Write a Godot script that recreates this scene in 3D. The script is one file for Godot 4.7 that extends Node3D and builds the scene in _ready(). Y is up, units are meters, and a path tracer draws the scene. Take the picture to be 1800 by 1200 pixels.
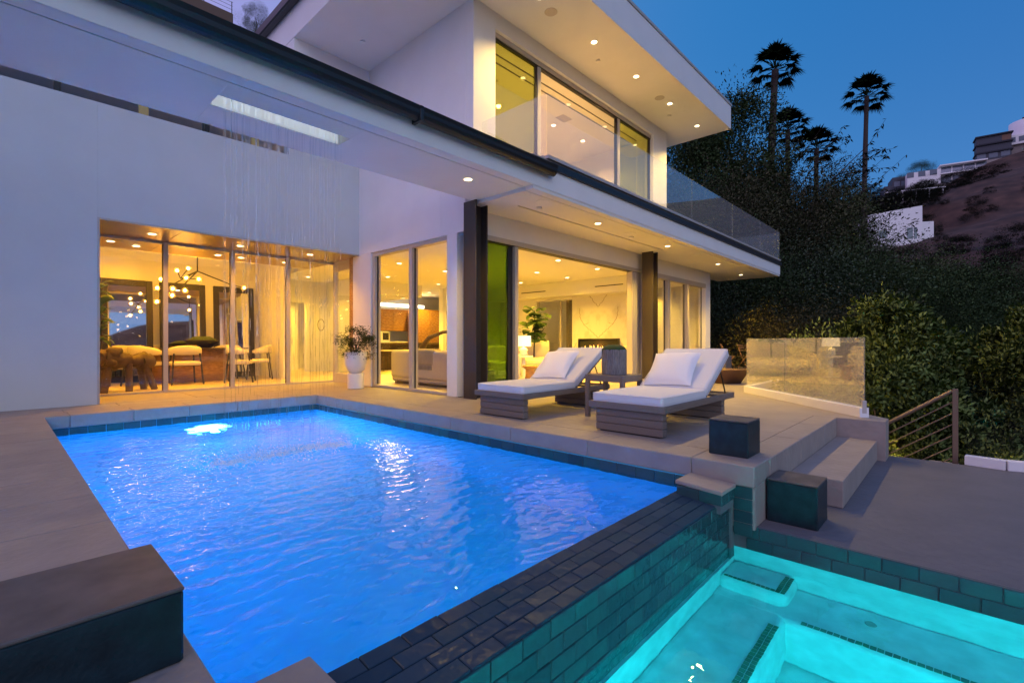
extends Node3D

var used := {}
var M := {}
var cache := {}
var rng := RandomNumberGenerator.new()
const LENS := Color(1.0, 0.785, 0.22)
const AMBER := Color(1.0, 0.69, 0.11)

# ---------------------------------------------------------------- helpers
func numbered(called: String) -> String:
	if not used.has(called):
		used[called] = 0
		return called
	used[called] += 1
	return "%s_%03d" % [called, used[called]]

func tag(o: Node, label: String, category: String, group := "") -> void:
	o.set_meta("label", label)
	o.set_meta("category", category)
	if group != "":
		o.set_meta("group", group)

func thing(called: String, label: String, category: String, at := Vector3.ZERO, turn := 0.0, group := "") -> Node3D:
	var o := Node3D.new()
	o.name = numbered(called)
	add_child(o)
	o.position = at
	o.rotation.y = turn
	tag(o, label, category, group)
	return o

func dup(src: Node3D, label: String, at: Vector3, turn := 0.0, size := 1.0) -> Node3D:
	var o: Node3D = src.duplicate()
	var nm := String(src.name)
	var k := nm.rfind("_")
	if k > 0 and nm.substr(k + 1).is_valid_int():
		nm = nm.substr(0, k)
	o.name = numbered(nm)
	add_child(o)
	o.position = at
	o.rotation.y = turn
	o.scale = Vector3.ONE * size
	o.set_meta("label", label)
	return o

func mi(called: String, mesh: Mesh, mat: Material, parent: Node = null, pos := Vector3.ZERO, rot := Vector3.ZERO) -> MeshInstance3D:
	var o := MeshInstance3D.new()
	o.mesh = mesh
	o.material_override = mat
	o.position = pos
	o.rotation_degrees = rot
	if parent == null:
		o.name = numbered(called)
		add_child(o)
	else:
		o.name = called
		parent.add_child(o, true)
	return o

func lin(r: float, g: float, b: float) -> Color:
	return Color(r, g, b).linear_to_srgb()

func mat(r: float, g: float, b: float, rough := 0.8, metal := 0.0) -> StandardMaterial3D:
	var m := StandardMaterial3D.new()
	m.albedo_color = lin(r, g, b)
	m.roughness = rough
	m.metallic = metal
	return m

func glow(r: float, g: float, b: float, e: float) -> StandardMaterial3D:
	var m := mat(0.8, 0.8, 0.8, 0.6)
	m.emission_enabled = true
	m.emission = lin(r, g, b)
	m.emission_energy_multiplier = e
	return m

func noise_tex(freq: float, lo: Color, hi: Color, size := 512, octaves := 4, sd := 1, kind := FastNoiseLite.TYPE_SIMPLEX_SMOOTH) -> NoiseTexture2D:
	var n := FastNoiseLite.new()
	n.seed = sd
	n.frequency = freq
	n.noise_type = kind
	n.fractal_octaves = octaves
	var t := NoiseTexture2D.new()
	t.width = size
	t.height = size
	t.seamless = true
	t.noise = n
	var g := Gradient.new()
	g.set_color(0, lo)
	g.set_color(1, hi)
	t.color_ramp = g
	return t

func bump_tex(freq: float, strength: float, size := 512, octaves := 4, sd := 2) -> NoiseTexture2D:
	var n := FastNoiseLite.new()
	n.seed = sd
	n.frequency = freq
	n.fractal_octaves = octaves
	var t := NoiseTexture2D.new()
	t.width = size
	t.height = size
	t.seamless = true
	t.noise = n
	t.as_normal_map = true
	t.bump_strength = strength
	return t

func tri_map(m: StandardMaterial3D, tex: Texture2D, scale: Vector3, world := true) -> void:
	m.albedo_texture = tex
	m.uv1_triplanar = true
	m.uv1_world_triplanar = world
	m.uv1_scale = scale

func add_normal(m: StandardMaterial3D, tex: Texture2D, s: float) -> void:
	m.normal_enabled = true
	m.normal_texture = tex
	m.normal_scale = s

func tri(st: SurfaceTool, a: Vector3, b: Vector3, c: Vector3, out: Vector3) -> void:
	var n := (c - a).cross(b - a)
	if n.dot(out) < 0.0:
		var t := b
		b = c
		c = t
		n = -n
	n = n.normalized()
	for v in [a, b, c]:
		st.set_normal(n)
		st.add_vertex(v)

func quad(st: SurfaceTool, a: Vector3, b: Vector3, c: Vector3, d: Vector3, out: Vector3) -> void:
	tri(st, a, b, c, out)
	tri(st, a, c, d, out)

func stool() -> SurfaceTool:
	var st := SurfaceTool.new()
	st.begin(Mesh.PRIMITIVE_TRIANGLES)
	return st

# box with chamfered edges, 44 triangles
func chamfer(size: Vector3, c: float) -> Mesh:
	c = minf(c, minf(size.x, minf(size.y, size.z)) * 0.3)
	var key := "%.4f %.4f %.4f %.4f" % [size.x, size.y, size.z, c]
	if cache.has(key):
		return cache[key]
	var h := size * 0.5
	var st := stool()
	for a in 3:
		var b := (a + 1) % 3
		var d := (a + 2) % 3
		for s in [-1.0, 1.0]:
			var p := []
			for k in [[-1, -1], [1, -1], [1, 1], [-1, 1]]:
				var v := Vector3.ZERO
				v[a] = s * h[a]
				v[b] = k[0] * (h[b] - c)
				v[d] = k[1] * (h[d] - c)
				p.append(v)
			var o := Vector3.ZERO
			o[a] = s
			quad(st, p[0], p[1], p[2], p[3], o)
			for t in [-1.0, 1.0]:
				# edge between +-a and +-b
				var e := []
				for k in [-1.0, 1.0]:
					var v1 := Vector3.ZERO
					v1[a] = s * h[a]
					v1[b] = t * (h[b] - c)
					v1[d] = k * (h[d] - c)
					var v2 := Vector3.ZERO
					v2[a] = s * (h[a] - c)
					v2[b] = t * h[b]
					v2[d] = k * (h[d] - c)
					e.append(v1)
					e.append(v2)
				var o2 := Vector3.ZERO
				o2[a] = s
				o2[b] = t
				quad(st, e[0], e[1], e[3], e[2], o2)
	for sx in [-1.0, 1.0]:
		for sy in [-1.0, 1.0]:
			for sz in [-1.0, 1.0]:
				tri(st, Vector3(sx * h.x, sy * (h.y - c), sz * (h.z - c)), Vector3(sx * (h.x - c), sy * h.y, sz * (h.z - c)), Vector3(sx * (h.x - c), sy * (h.y - c), sz * h.z), Vector3(sx, sy, sz))
	var m := st.commit()
	cache[key] = m
	return m

# axis-aligned box part
func B(parent: Node, called: String, m: Material, x0: float, x1: float, y0: float, y1: float, z0: float, z1: float, c := 0.003) -> MeshInstance3D:
	var s := Vector3(absf(x1 - x0), absf(y1 - y0), absf(z1 - z0))
	return mi(called, chamfer(s, c), m, parent, Vector3((x0 + x1) / 2, (y0 + y1) / 2, (z0 + z1) / 2))

func struct(o: Node) -> void:
	o.set_meta("kind", "structure")

# box with round edges and smooth shading
func rounded(size: Vector3, r: float, k := 3) -> Mesh:
	var key := "r%.4f %.4f %.4f %.4f %d" % [size.x, size.y, size.z, r, k]
	if cache.has(key):
		return cache[key]
	var inner := size * 0.5 - Vector3.ONE * r
	var n := 2 * k + 2
	var V := PackedVector3Array()
	var N := PackedVector3Array()
	var I := PackedInt32Array()
	for f in 6:
		var a := f / 2
		var s := 1.0 if f % 2 == 0 else -1.0
		var b := (a + 1) % 3
		var d := (a + 2) % 3
		var base := V.size()
		for i in n:
			for j in n:
				var ti := float(i) / k - 1.0 if i <= k else float(i - k - 1) / k
				var tj := float(j) / k - 1.0 if j <= k else float(j - k - 1) / k
				var dir := Vector3.ZERO
				dir[a] = s
				dir[b] = tan(ti * PI / 4)
				dir[d] = tan(tj * PI / 4)
				dir = dir.normalized()
				var c := Vector3.ZERO
				c[a] = s * inner[a]
				c[b] = inner[b] * (-1.0 if i <= k else 1.0)
				c[d] = inner[d] * (-1.0 if j <= k else 1.0)
				V.append(c + dir * r)
				N.append(dir)
		for i in n - 1:
			for j in n - 1:
				var p := base + i * n + j
				if s > 0:
					I.append_array([p, p + 1, p + n, p + 1, p + n + 1, p + n])
				else:
					I.append_array([p, p + n, p + 1, p + 1, p + n, p + n + 1])
	var m := arrays(V, N, I)
	cache[key] = m
	return m

func arrays(V: PackedVector3Array, N: PackedVector3Array, I: PackedInt32Array, C := PackedColorArray()) -> ArrayMesh:
	var A := []
	A.resize(Mesh.ARRAY_MAX)
	A[Mesh.ARRAY_VERTEX] = V
	A[Mesh.ARRAY_NORMAL] = N
	A[Mesh.ARRAY_INDEX] = I
	if C.size():
		A[Mesh.ARRAY_COLOR] = C
	var m := ArrayMesh.new()
	m.add_surface_from_arrays(Mesh.PRIMITIVE_TRIANGLES, A)
	return m

# tapered tube along points
func tube(st: SurfaceTool, pts: Array, rad: Array, sides := 8, caps := true) -> void:
	var rings := []
	var side := Vector3.RIGHT
	for i in pts.size():
		var p: Vector3 = pts[i]
		var q0: Vector3 = pts[maxi(i - 1, 0)]
		var q1: Vector3 = pts[mini(i + 1, pts.size() - 1)]
		var t := (q1 - q0).normalized()
		if i == 0 or absf(side.dot(t)) > 0.9:
			side = t.cross(Vector3.UP if absf(t.y) < 0.9 else Vector3.RIGHT).normalized()
		side = (side - t * side.dot(t)).normalized()
		var up := t.cross(side)
		var ring := []
		for k in sides:
			var a := TAU * k / sides
			ring.append([p + (side * cos(a) + up * sin(a)) * rad[i], side * cos(a) + up * sin(a)])
		rings.append(ring)
	for i in pts.size() - 1:
		for k in sides:
			var k2 := (k + 1) % sides
			smooth_quad(st, rings[i][k], rings[i][k2], rings[i + 1][k2], rings[i + 1][k])
	if caps:
		for e in [0, pts.size() - 1]:
			var c: Vector3 = pts[e]
			var o: Vector3 = c - pts[1 if e == 0 else e - 1]
			for k in sides:
				tri(st, c, rings[e][k][0], rings[e][(k + 1) % sides][0], o)

func smooth_quad(st: SurfaceTool, a: Array, b: Array, c: Array, d: Array) -> void:
	for t in [[a, b, c], [a, c, d]]:
		var g: Vector3 = (t[2][0] - t[0][0]).cross(t[1][0] - t[0][0])
		var w: Array = t if g.dot(t[0][1]) >= 0.0 else [t[0], t[2], t[1]]
		for v in w:
			st.set_normal(v[1])
			st.add_vertex(v[0])

# solid of revolution about y; profile of (radius, y) from bottom to top
func lathe(profile: Array, seg := 24, wobble := 0.0, sd := 1) -> Mesh:
	var st := stool()
	var nz := FastNoiseLite.new()
	nz.seed = sd
	nz.frequency = 1.1
	var P := []
	for i in profile.size():
		var row := []
		var p: Vector2 = profile[i]
		var t: Vector2 = (profile[mini(i + 1, profile.size() - 1)] - profile[maxi(i - 1, 0)]).normalized()
		for k in seg:
			var a := TAU * k / seg
			var r := p.x * (1.0 + wobble * nz.get_noise_3d(cos(a), p.y * 3.0, sin(a)))
			row.append([Vector3(cos(a) * r, p.y, sin(a) * r), Vector3(cos(a) * t.y, -t.x, sin(a) * t.y).normalized()])
		P.append(row)
	for i in profile.size() - 1:
		for k in seg:
			var k2 := (k + 1) % seg
			smooth_quad(st, P[i][k], P[i][k2], P[i + 1][k2], P[i + 1][k])
	return st.commit()

func cyl(parent: Node, called: String, m: Material, r: float, y0: float, y1: float, at: Vector3, seg := 16) -> MeshInstance3D:
	var key := "c%.4f %.4f %d" % [r, y1 - y0, seg]
	if not cache.has(key):
		var h := y1 - y0
		var c := minf(0.004, r * 0.2)
		cache[key] = lathe([Vector2(0, 0), Vector2(r - c, 0), Vector2(r - c, 0), Vector2(r, c), Vector2(r, c), Vector2(r, h - c), Vector2(r, h - c), Vector2(r - c, h), Vector2(r - c, h), Vector2(0, h)], seg)
	return mi(called, cache[key], m, parent, at + Vector3(0, y0, 0))

func bar(parent: Node, called: String, m: Material, a: Vector3, b: Vector3, r: float, sides := 8) -> MeshInstance3D:
	var st := stool()
	tube(st, [a, b], [r, r], sides)
	return mi(called, st.commit(), m, parent)

# flat slab cut to a polygon in x,z
func slab(poly: PackedVector2Array, y0: float, y1: float) -> Mesh:
	var st := stool()
	var I := Geometry2D.triangulate_polygon(poly)
	for i in range(0, I.size(), 3):
		for e in [[y1, Vector3.UP], [y0, Vector3.DOWN]]:
			tri(st, Vector3(poly[I[i]].x, e[0], poly[I[i]].y), Vector3(poly[I[i + 1]].x, e[0], poly[I[i + 1]].y), Vector3(poly[I[i + 2]].x, e[0], poly[I[i + 2]].y), e[1])
	var area := 0.0
	for i in poly.size():
		area += poly[i].cross(poly[(i + 1) % poly.size()])
	for i in poly.size():
		var p := poly[i]
		var q := poly[(i + 1) % poly.size()]
		var d := (q - p) * signf(area)
		quad(st, Vector3(p.x, y0, p.y), Vector3(q.x, y0, q.y), Vector3(q.x, y1, q.y), Vector3(p.x, y1, p.y), Vector3(d.y, 0, -d.x))
	return st.commit()

# ---------------------------------------------------------------- main
func _ready() -> void:
	rng.seed = 7
	setup_camera_and_sky()
	make_materials()
	build_terrain()
	build_decks()
	build_pool()
	build_spa()
	build_house()
	build_upper_house()
	build_interior()
	build_lamps()
	build_terrace_things()
	build_railings()
	build_garden()
	build_hill()
	build_rain()

func setup_camera_and_sky() -> void:
	var cam := Camera3D.new()
	cam.name = "camera"
	add_child(cam)
	cam.position = Vector3(0, 0.9, 0)
	cam.rotation_degrees = Vector3(0, -47, 0)
	cam.fov = rad_to_deg(2.0 * atan(600.0 / 848.0))
	cam.near = 0.05
	cam.far = 6000.0
	cam.current = true
	# dusk sky: deep blue on the right, the last violet glow of the sunset behind the left shoulder
	var W := 512
	var H := 256
	var im := Image.create(W, H, false, Image.FORMAT_RGBF)
	var gd := Vector3(-0.957, 0, -0.292)
	for j in H:
		var el := PI * (0.5 - (j + 0.5) / H)
		for i in W:
			var ph := TAU * (i + 0.5) / W
			var d := Vector3(sin(ph) * cos(el), sin(el), -cos(ph) * cos(el))
			var flat := Vector3(d.x, 0, d.z).normalized()
			var az := 0.5 + 0.5 * flat.dot(gd)
			az = lerpf(az, 0.36, smoothstep(0.5, 1.4, el))
			var low := pow(1.0 - clampf(sin(el), 0, 1), 4.0)
			var c := Color(0.022 + 0.64 * smoothstep(0.05, 1.0, az) + 0.13 * low, 0.155 + 0.34 * az + 0.2 * low, 0.47 + 0.48 * az + 0.26 * low)
			if el < 0:
				c = Color(0.1, 0.12, 0.2)
			im.set_pixel(i, j, c)
	var pm := PanoramaSkyMaterial.new()
	pm.panorama = ImageTexture.create_from_image(im)
	var sky := Sky.new()
	sky.sky_material = pm
	var e := Environment.new()
	e.background_mode = Environment.BG_SKY
	e.sky = sky
	e.tonemap_mode = Environment.TONE_MAPPER_LINEAR
	e.tonemap_exposure = 1.0
	e.sdfgi_enabled = true
	e.ssao_enabled = true
	e.ssil_enabled = true
	var we := WorldEnvironment.new()
	we.name = "environment"
	we.environment = e
	add_child(we)
	# the broad twilight left in the western sky, behind and left of the camera
	var sun := DirectionalLight3D.new()
	sun.name = "twilight"
	sun.light_color = Color(0.9, 0.97, 1.0)
	sun.light_energy = 0.19
	sun.light_angular_distance = 45.0
	sun.shadow_enabled = true
	sun.sky_mode = DirectionalLight3D.SKY_MODE_LIGHT_ONLY
	add_child(sun)
	sun.look_at_from_position(Vector3(-5, 4, 9), Vector3(0, 0, 0))

func make_materials() -> void:
	var fine := bump_tex(0.06, 3.0, 512, 4, 5)
	var plaster := mat(0.76, 0.75, 0.74, 0.85)
	tri_map(plaster, noise_tex(0.006, Color(0.975, 0.975, 0.975), Color(1, 1, 1), 512, 5, 3), Vector3.ONE * 0.35)
	add_normal(plaster, fine, 0.05)
	M.plaster = plaster
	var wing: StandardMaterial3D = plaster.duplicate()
	wing.albedo_color = lin(0.56, 0.58, 0.59)  # plaster darkened so the wing wall reads as shaded beside the fascia
	M.wingwall_shaded = wing
	M.ceiling = mat(0.78, 0.77, 0.75, 0.9)
	var conc := mat(0.32, 0.282, 0.255, 0.6)
	tri_map(conc, noise_tex(0.007, Color(0.91, 0.905, 0.9), Color(1.0, 0.99, 0.98), 1024, 6, 11), Vector3.ONE * 0.3)
	add_normal(conc, fine, 0.25)
	M.concrete = conc
	var cope := conc.duplicate()
	cope.uv1_scale = Vector3.ONE * 0.4
	M.coping = cope
	var cope2 := cope.duplicate()
	cope2.albedo_color = lin(0.3, 0.264, 0.24)
	M.coping2 = cope2
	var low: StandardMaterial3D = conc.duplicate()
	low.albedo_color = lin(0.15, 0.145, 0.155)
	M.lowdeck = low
	M.dark = mat(0.02, 0.02, 0.022, 0.9)
	M.slabunder = mat(0.12, 0.11, 0.1, 0.95)
	M.gutter = mat(0.035, 0.04, 0.042, 0.38, 0.5)
	M.post = mat(0.05, 0.04, 0.036, 0.5, 0.2)
	M.frame = mat(0.46, 0.42, 0.38, 0.45, 0.15)
	M.framedark = mat(0.03, 0.028, 0.026, 0.5, 0.3)
	M.white = mat(0.8, 0.79, 0.77, 0.7)
	var br := mat(0.42, 0.27, 0.12, 0.28, 0.55)
	tri_map(br, noise_tex(0.012, Color(0.8, 0.78, 0.76), Color(1, 1, 1), 512, 4, 21), Vector3(0.3, 1, 2.4))
	M.bronze = br
	var g := StandardMaterial3D.new()
	g.albedo_color = Color(1, 1, 1, 0.003)
	g.transparency = BaseMaterial3D.TRANSPARENCY_ALPHA
	g.roughness = 0.0
	M.glass = g
	var cg := g.duplicate()
	cg.metallic_specular = 0.2
	cg.albedo_color.a = 0.0
	M.clearglass = cg
	var rg := g.duplicate()
	rg.albedo_color = Color(0.75, 0.9, 0.85, 0.05)
	M.railglass = rg
	rg.albedo_color = Color(0.85, 0.93, 0.95, 0.003)
	rg.metallic = 0.07
	var mg := rg.duplicate()
	mg.albedo_color = Color(0.9, 0.9, 0.85, 0.003)
	mg.metallic = 0.26
	M.mirrorglass = mg
	M.greenglass = solid_glass(0.11, 0.26, 0.02)
	M.limeglass = solid_glass(0.5, 0.6, 0.16)
	# wood
	M.wood_honey = wood(0.5, 0.27, 0.1, 0.5, Vector3(3.0, 9.0, 3.0), 31)
	M.wood_dark = wood(0.09, 0.055, 0.035, 0.5, Vector3(1.2, 9.0, 1.2), 33)
	M.wood_black = mat(0.018, 0.016, 0.016, 0.45)
	M.teak = wood(0.24, 0.2, 0.17, 0.65, Vector3(2.0, 60.0, 60.0), 35)
	M.log = wood(0.1, 0.06, 0.035, 0.7, Vector3(6, 22.0, 22.0), 37)
	# floor inside
	var fl := mat(0.62, 0.53, 0.4, 0.35)
	tri_map(fl, noise_tex(0.01, Color(0.86, 0.84, 0.8), Color(1, 1, 1), 512, 5, 41), Vector3.ONE * 0.4)
	M.floor = fl
	# fabric
	var fab := mat(0.66, 0.655, 0.66, 0.95)
	add_fabric(fab, 0.5)
	M.cushion = fab
	var pil := mat(0.8, 0.78, 0.77, 0.95)
	add_fabric(pil, 0.4)
	M.pillow = pil
	var sofa := mat(0.6, 0.52, 0.42, 0.95)
	add_fabric(sofa, 0.5)
	M.sofa = sofa
	M.greysofa = mat(0.42, 0.37, 0.31, 0.95)
	M.throw = mat(0.3, 0.25, 0.18, 0.95)
	M.cream = mat(0.62, 0.56, 0.4, 0.7)
	# glazed tile of the spillway, wet and uneven
	M.tiles = []
	M.facetiles = []
	var tb := bump_tex(0.012, 6.0, 512, 3, 51)
	for k in 4:
		for face in 2:
			var t := mat([0.024, 0.03, 0.036, 0.028][k], [0.05, 0.058, 0.064, 0.06][k], [0.082, 0.09, 0.096, 0.09][k], 0.2)  # blue of the top tiles raised to carry the sky reflection
			t.metallic_specular = 0.13
			if face:
				t = mat([0.02, 0.025, 0.03, 0.022][k], [0.06, 0.08, 0.07, 0.09][k], [0.07, 0.085, 0.08, 0.09][k], 0.14)  # greener, brighter copy for faces, spa glow put into the colour
				t.metallic_specular = 0.5
			t.uv1_triplanar = true
			t.uv1_world_triplanar = true
			t.uv1_scale = Vector3.ONE * 1.6
			add_normal(t, tb, 0.4)
			(M.facetiles if face else M.tiles).append(t)
	M.grout = mat(0.1, 0.12, 0.13, 0.9)
	var pp := mat(0.1, 0.62, 0.86, 0.8)
	tri_map(pp, noise_tex(0.01, Color(0.9, 0.92, 0.95), Color(1, 1, 1), 512, 4, 61), Vector3.ONE * 0.4)
	M.poolplaster = pp
	var sp := mat(0.8, 0.85, 0.84, 0.8)
	tri_map(sp, noise_tex(0.012, Color(0.86, 0.87, 0.87), Color(1, 1, 1), 512, 5, 67), Vector3.ONE * 0.7)
	M.spaplaster = sp
	M.mosaic = mat(0.06, 0.2, 0.12, 0.35)
	M.mosaic2 = mat(0.09, 0.26, 0.15, 0.35)
	var w := StandardMaterial3D.new()
	w.albedo_color = lin(0.08, 0.86, 1.0)
	w.albedo_color.a = 0.0
	w.refraction_enabled = true
	w.refraction_scale = 0.033
	w.transparency = BaseMaterial3D.TRANSPARENCY_ALPHA
	w.roughness = 0.0
	w.metallic_specular = 0.33
	M.water = w
	var bx := mat(0.007, 0.03, 0.04, 0.42, 0.1)
	tri_map(bx, noise_tex(0.012, Color(0.45, 0.6, 0.62), Color(1, 1, 1), 512, 5, 71), Vector3.ONE * 1.3)
	add_normal(bx, fine, 0.2)
	M.boxside = bx
	var bt := mat(0.14, 0.115, 0.1, 0.5)
	tri_map(bt, noise_tex(0.012, Color(0.7, 0.7, 0.7), Color(1, 1, 1), 512, 5, 73), Vector3.ONE * 0.9)
	M.boxtop = bt
	M.pot = mat(0.74, 0.72, 0.7, 0.7)
	M.corten = mat(0.16, 0.085, 0.05, 0.6)
	var st := mat(0.3, 0.28, 0.27, 0.85)
	tri_map(st, noise_tex(0.02, Color(0.55, 0.55, 0.55), Color(1, 1, 1), 512, 5, 81), Vector3(7, 0.8, 7))
	add_normal(st, fine, 0.5)
	M.stonepot = st
	M.moss = mat(0.035, 0.055, 0.01, 0.95)
	M.rail = mat(0.2, 0.14, 0.09, 0.45, 0.4)
	# foliage
	M.leaf = leaf_mat(1.0, 1.0, 1.0)
	M.palmleaf = leaf_mat(1.0, 1.0, 1.0)
	var bk := mat(0.05, 0.037, 0.03, 0.95)
	add_normal(bk, fine, 0.8)
	M.bark = bk
	var soil := mat(0.2, 0.1, 0.065, 1.0)
	tri_map(soil, noise_tex(0.01, Color(0.55, 0.52, 0.5), Color(1, 1, 1), 1024, 6, 91), Vector3.ONE * 0.02)
	soil.detail_enabled = true
	soil.detail_blend_mode = BaseMaterial3D.BLEND_MODE_MUL
	soil.detail_albedo = noise_tex(0.03, Color(0.6, 0.6, 0.6), Color(1, 1, 1), 512, 4, 93)
	soil.detail_uv_layer = BaseMaterial3D.DETAIL_UV_1
	M.soil = soil

func add_fabric(m: StandardMaterial3D, s: float) -> void:
	m.uv1_triplanar = true
	m.uv1_scale = Vector3.ONE * 9.0
	if not M.has("weave"):
		M.weave = bump_tex(0.2, 2.0, 256, 2, 9)
	add_normal(m, M.weave, s)
	m.rim_enabled = true
	m.rim = 0.3

func leaf_mat(r: float, g: float, b: float) -> StandardMaterial3D:
	var m := mat(r, g, b, 0.75)
	m.metallic_specular = 0.25
	m.vertex_color_use_as_albedo = true
	m.cull_mode = BaseMaterial3D.CULL_DISABLED
	m.backlight_enabled = true
	m.backlight = Color(0.45, 0.5, 0.3)
	return m

func solid_glass(r: float, g: float, b: float) -> StandardMaterial3D:
	var m := StandardMaterial3D.new()
	m.albedo_color = lin(r, g, b)
	m.albedo_color.a = 0.0
	m.refraction_enabled = true
	m.refraction_scale = 0.05
	m.transparency = BaseMaterial3D.TRANSPARENCY_ALPHA
	m.roughness = 0.0
	return m

func wood(r: float, g: float, b: float, rough: float, s: Vector3, sd: int) -> StandardMaterial3D:
	var m := mat(r, g, b, rough)
	tri_map(m, noise_tex(0.012, Color(0.7, 0.67, 0.64), Color(1, 1, 1), 512, 5, sd), s * 0.35)
	return m

# ---------------------------------------------------------------- ground
var hill_noise := FastNoiseLite.new()

func ground_y(x: float, z: float) -> float:
	var f := x * 0.7314 - z * 0.682
	var s := x * 0.682 + z * 0.7314
	var r := sqrt(x * x + z * z)
	var az := rad_to_deg(atan2(s, f))
	var n1 := hill_noise.get_noise_2d(x, z)
	var n2 := hill_noise.get_noise_2d(x * 4.0 + 300.0, z * 4.0)
	# canyon and the hill across it, to the right
	var crest := 50.0
	if az < 130.0:
		crest = 47.0 + 9.5 * smoothstep(36.0, 47.0, az) - 24.0 * smoothstep(60.0, 130.0, az)
	var t := clampf((r - 45.0) / 155.0, 0.0, 1.0)
	var right := -2.2 - 4.5 * smoothstep(9.0, 22.0, r) + (crest + 6.7) * pow(t, 1.15) + (n1 * 5.0 + n2 * 1.2) * smoothstep(40.0, 70.0, r) * (1.0 - 0.75 * smoothstep(185.0, 200.0, r))
	if r > 215.0:
		right -= (r - 215.0) * 0.05
	# steep bank behind the house, to the left
	var left := -2.2 + 25.0 * smoothstep(21.0, 44.0, r) + n2 * 0.8 * smoothstep(22.0, 30.0, r) - maxf(r - 60.0, 0.0) * 0.05
	# the slope falls away behind the camera
	var back := -2.2 - 28.0 * smoothstep(12.0, 160.0, r) + n1 * 2.0 * smoothstep(12.0, 60.0, r)
	var wl := 1.0 - smoothstep(2.0, 16.0, az)
	if az < -80.0:
		wl = 1.0 - smoothstep(80.0, 110.0, -az)
	var wr := 1.0 - smoothstep(120.0, 150.0, absf(az)) if az > 0.0 else 0.0
	var y := back
	if az >= 0.0:
		y = lerpf(lerpf(back, right, wr), left, wl)
	else:
		y = lerpf(back, left, wl)
	# flat under the house and its terraces
	if x > -9.0 and x < 18.6 and z > -17.0 and z < 5.0 and r < 24.0:
		if not (x > 7.6 and z > -2.5):
			y = minf(y, -2.2)
	return y

func build_terrain() -> void:
	hill_noise.seed = 4
	hill_noise.frequency = 0.012
	var radii := PackedFloat32Array()
	var r := 4.0
	while r < 260.0:
		radii.append(r)
		r += 1.0 if r < 50.0 else 3.0
	for q in [300.0, 400.0, 600.0, 1000.0, 1800.0, 3500.0]:
		radii.append(q)
	var K := 240
	var V := PackedVector3Array()
	var I := PackedInt32Array()
	V.append(Vector3(0, -2.2, 0))
	for i in radii.size():
		for k in K:
			var a := TAU * k / K
			var p := Vector3(cos(a) * radii[i], 0, sin(a) * radii[i])
			p.y = ground_y(p.x, p.z)
			if radii[i] > 260.0:
				p.y = lerpf(ground_y(cos(a) * 258.0, sin(a) * 258.0), -40.0, smoothstep(260.0, 900.0, radii[i]))
			V.append(p)
	for k in K:
		I.append_array([0, 1 + k, 1 + (k + 1) % K])
		for i in radii.size() - 1:
			var a0 := 1 + i * K + k
			var a1 := 1 + i * K + (k + 1) % K
			I.append_array([a0, a0 + K, a1, a1, a0 + K, a1 + K])
	var N := PackedVector3Array()
	N.resize(V.size())
	for i in range(0, I.size(), 3):
		var n := (V[I[i + 2]] - V[I[i]]).cross(V[I[i + 1]] - V[I[i]])
		if n.y < 0.0:
			n = -n
			var t := I[i + 1]
			I[i + 1] = I[i + 2]
			I[i + 2] = t
		for q in 3:
			N[I[i + q]] += n
	for i in N.size():
		N[i] = N[i].normalized()
	var o := mi("ground", arrays(V, N, I), M.soil)
	struct(o)
	o.set_meta("label", "dry brown hillside falling into the canyon and rising behind")

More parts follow.
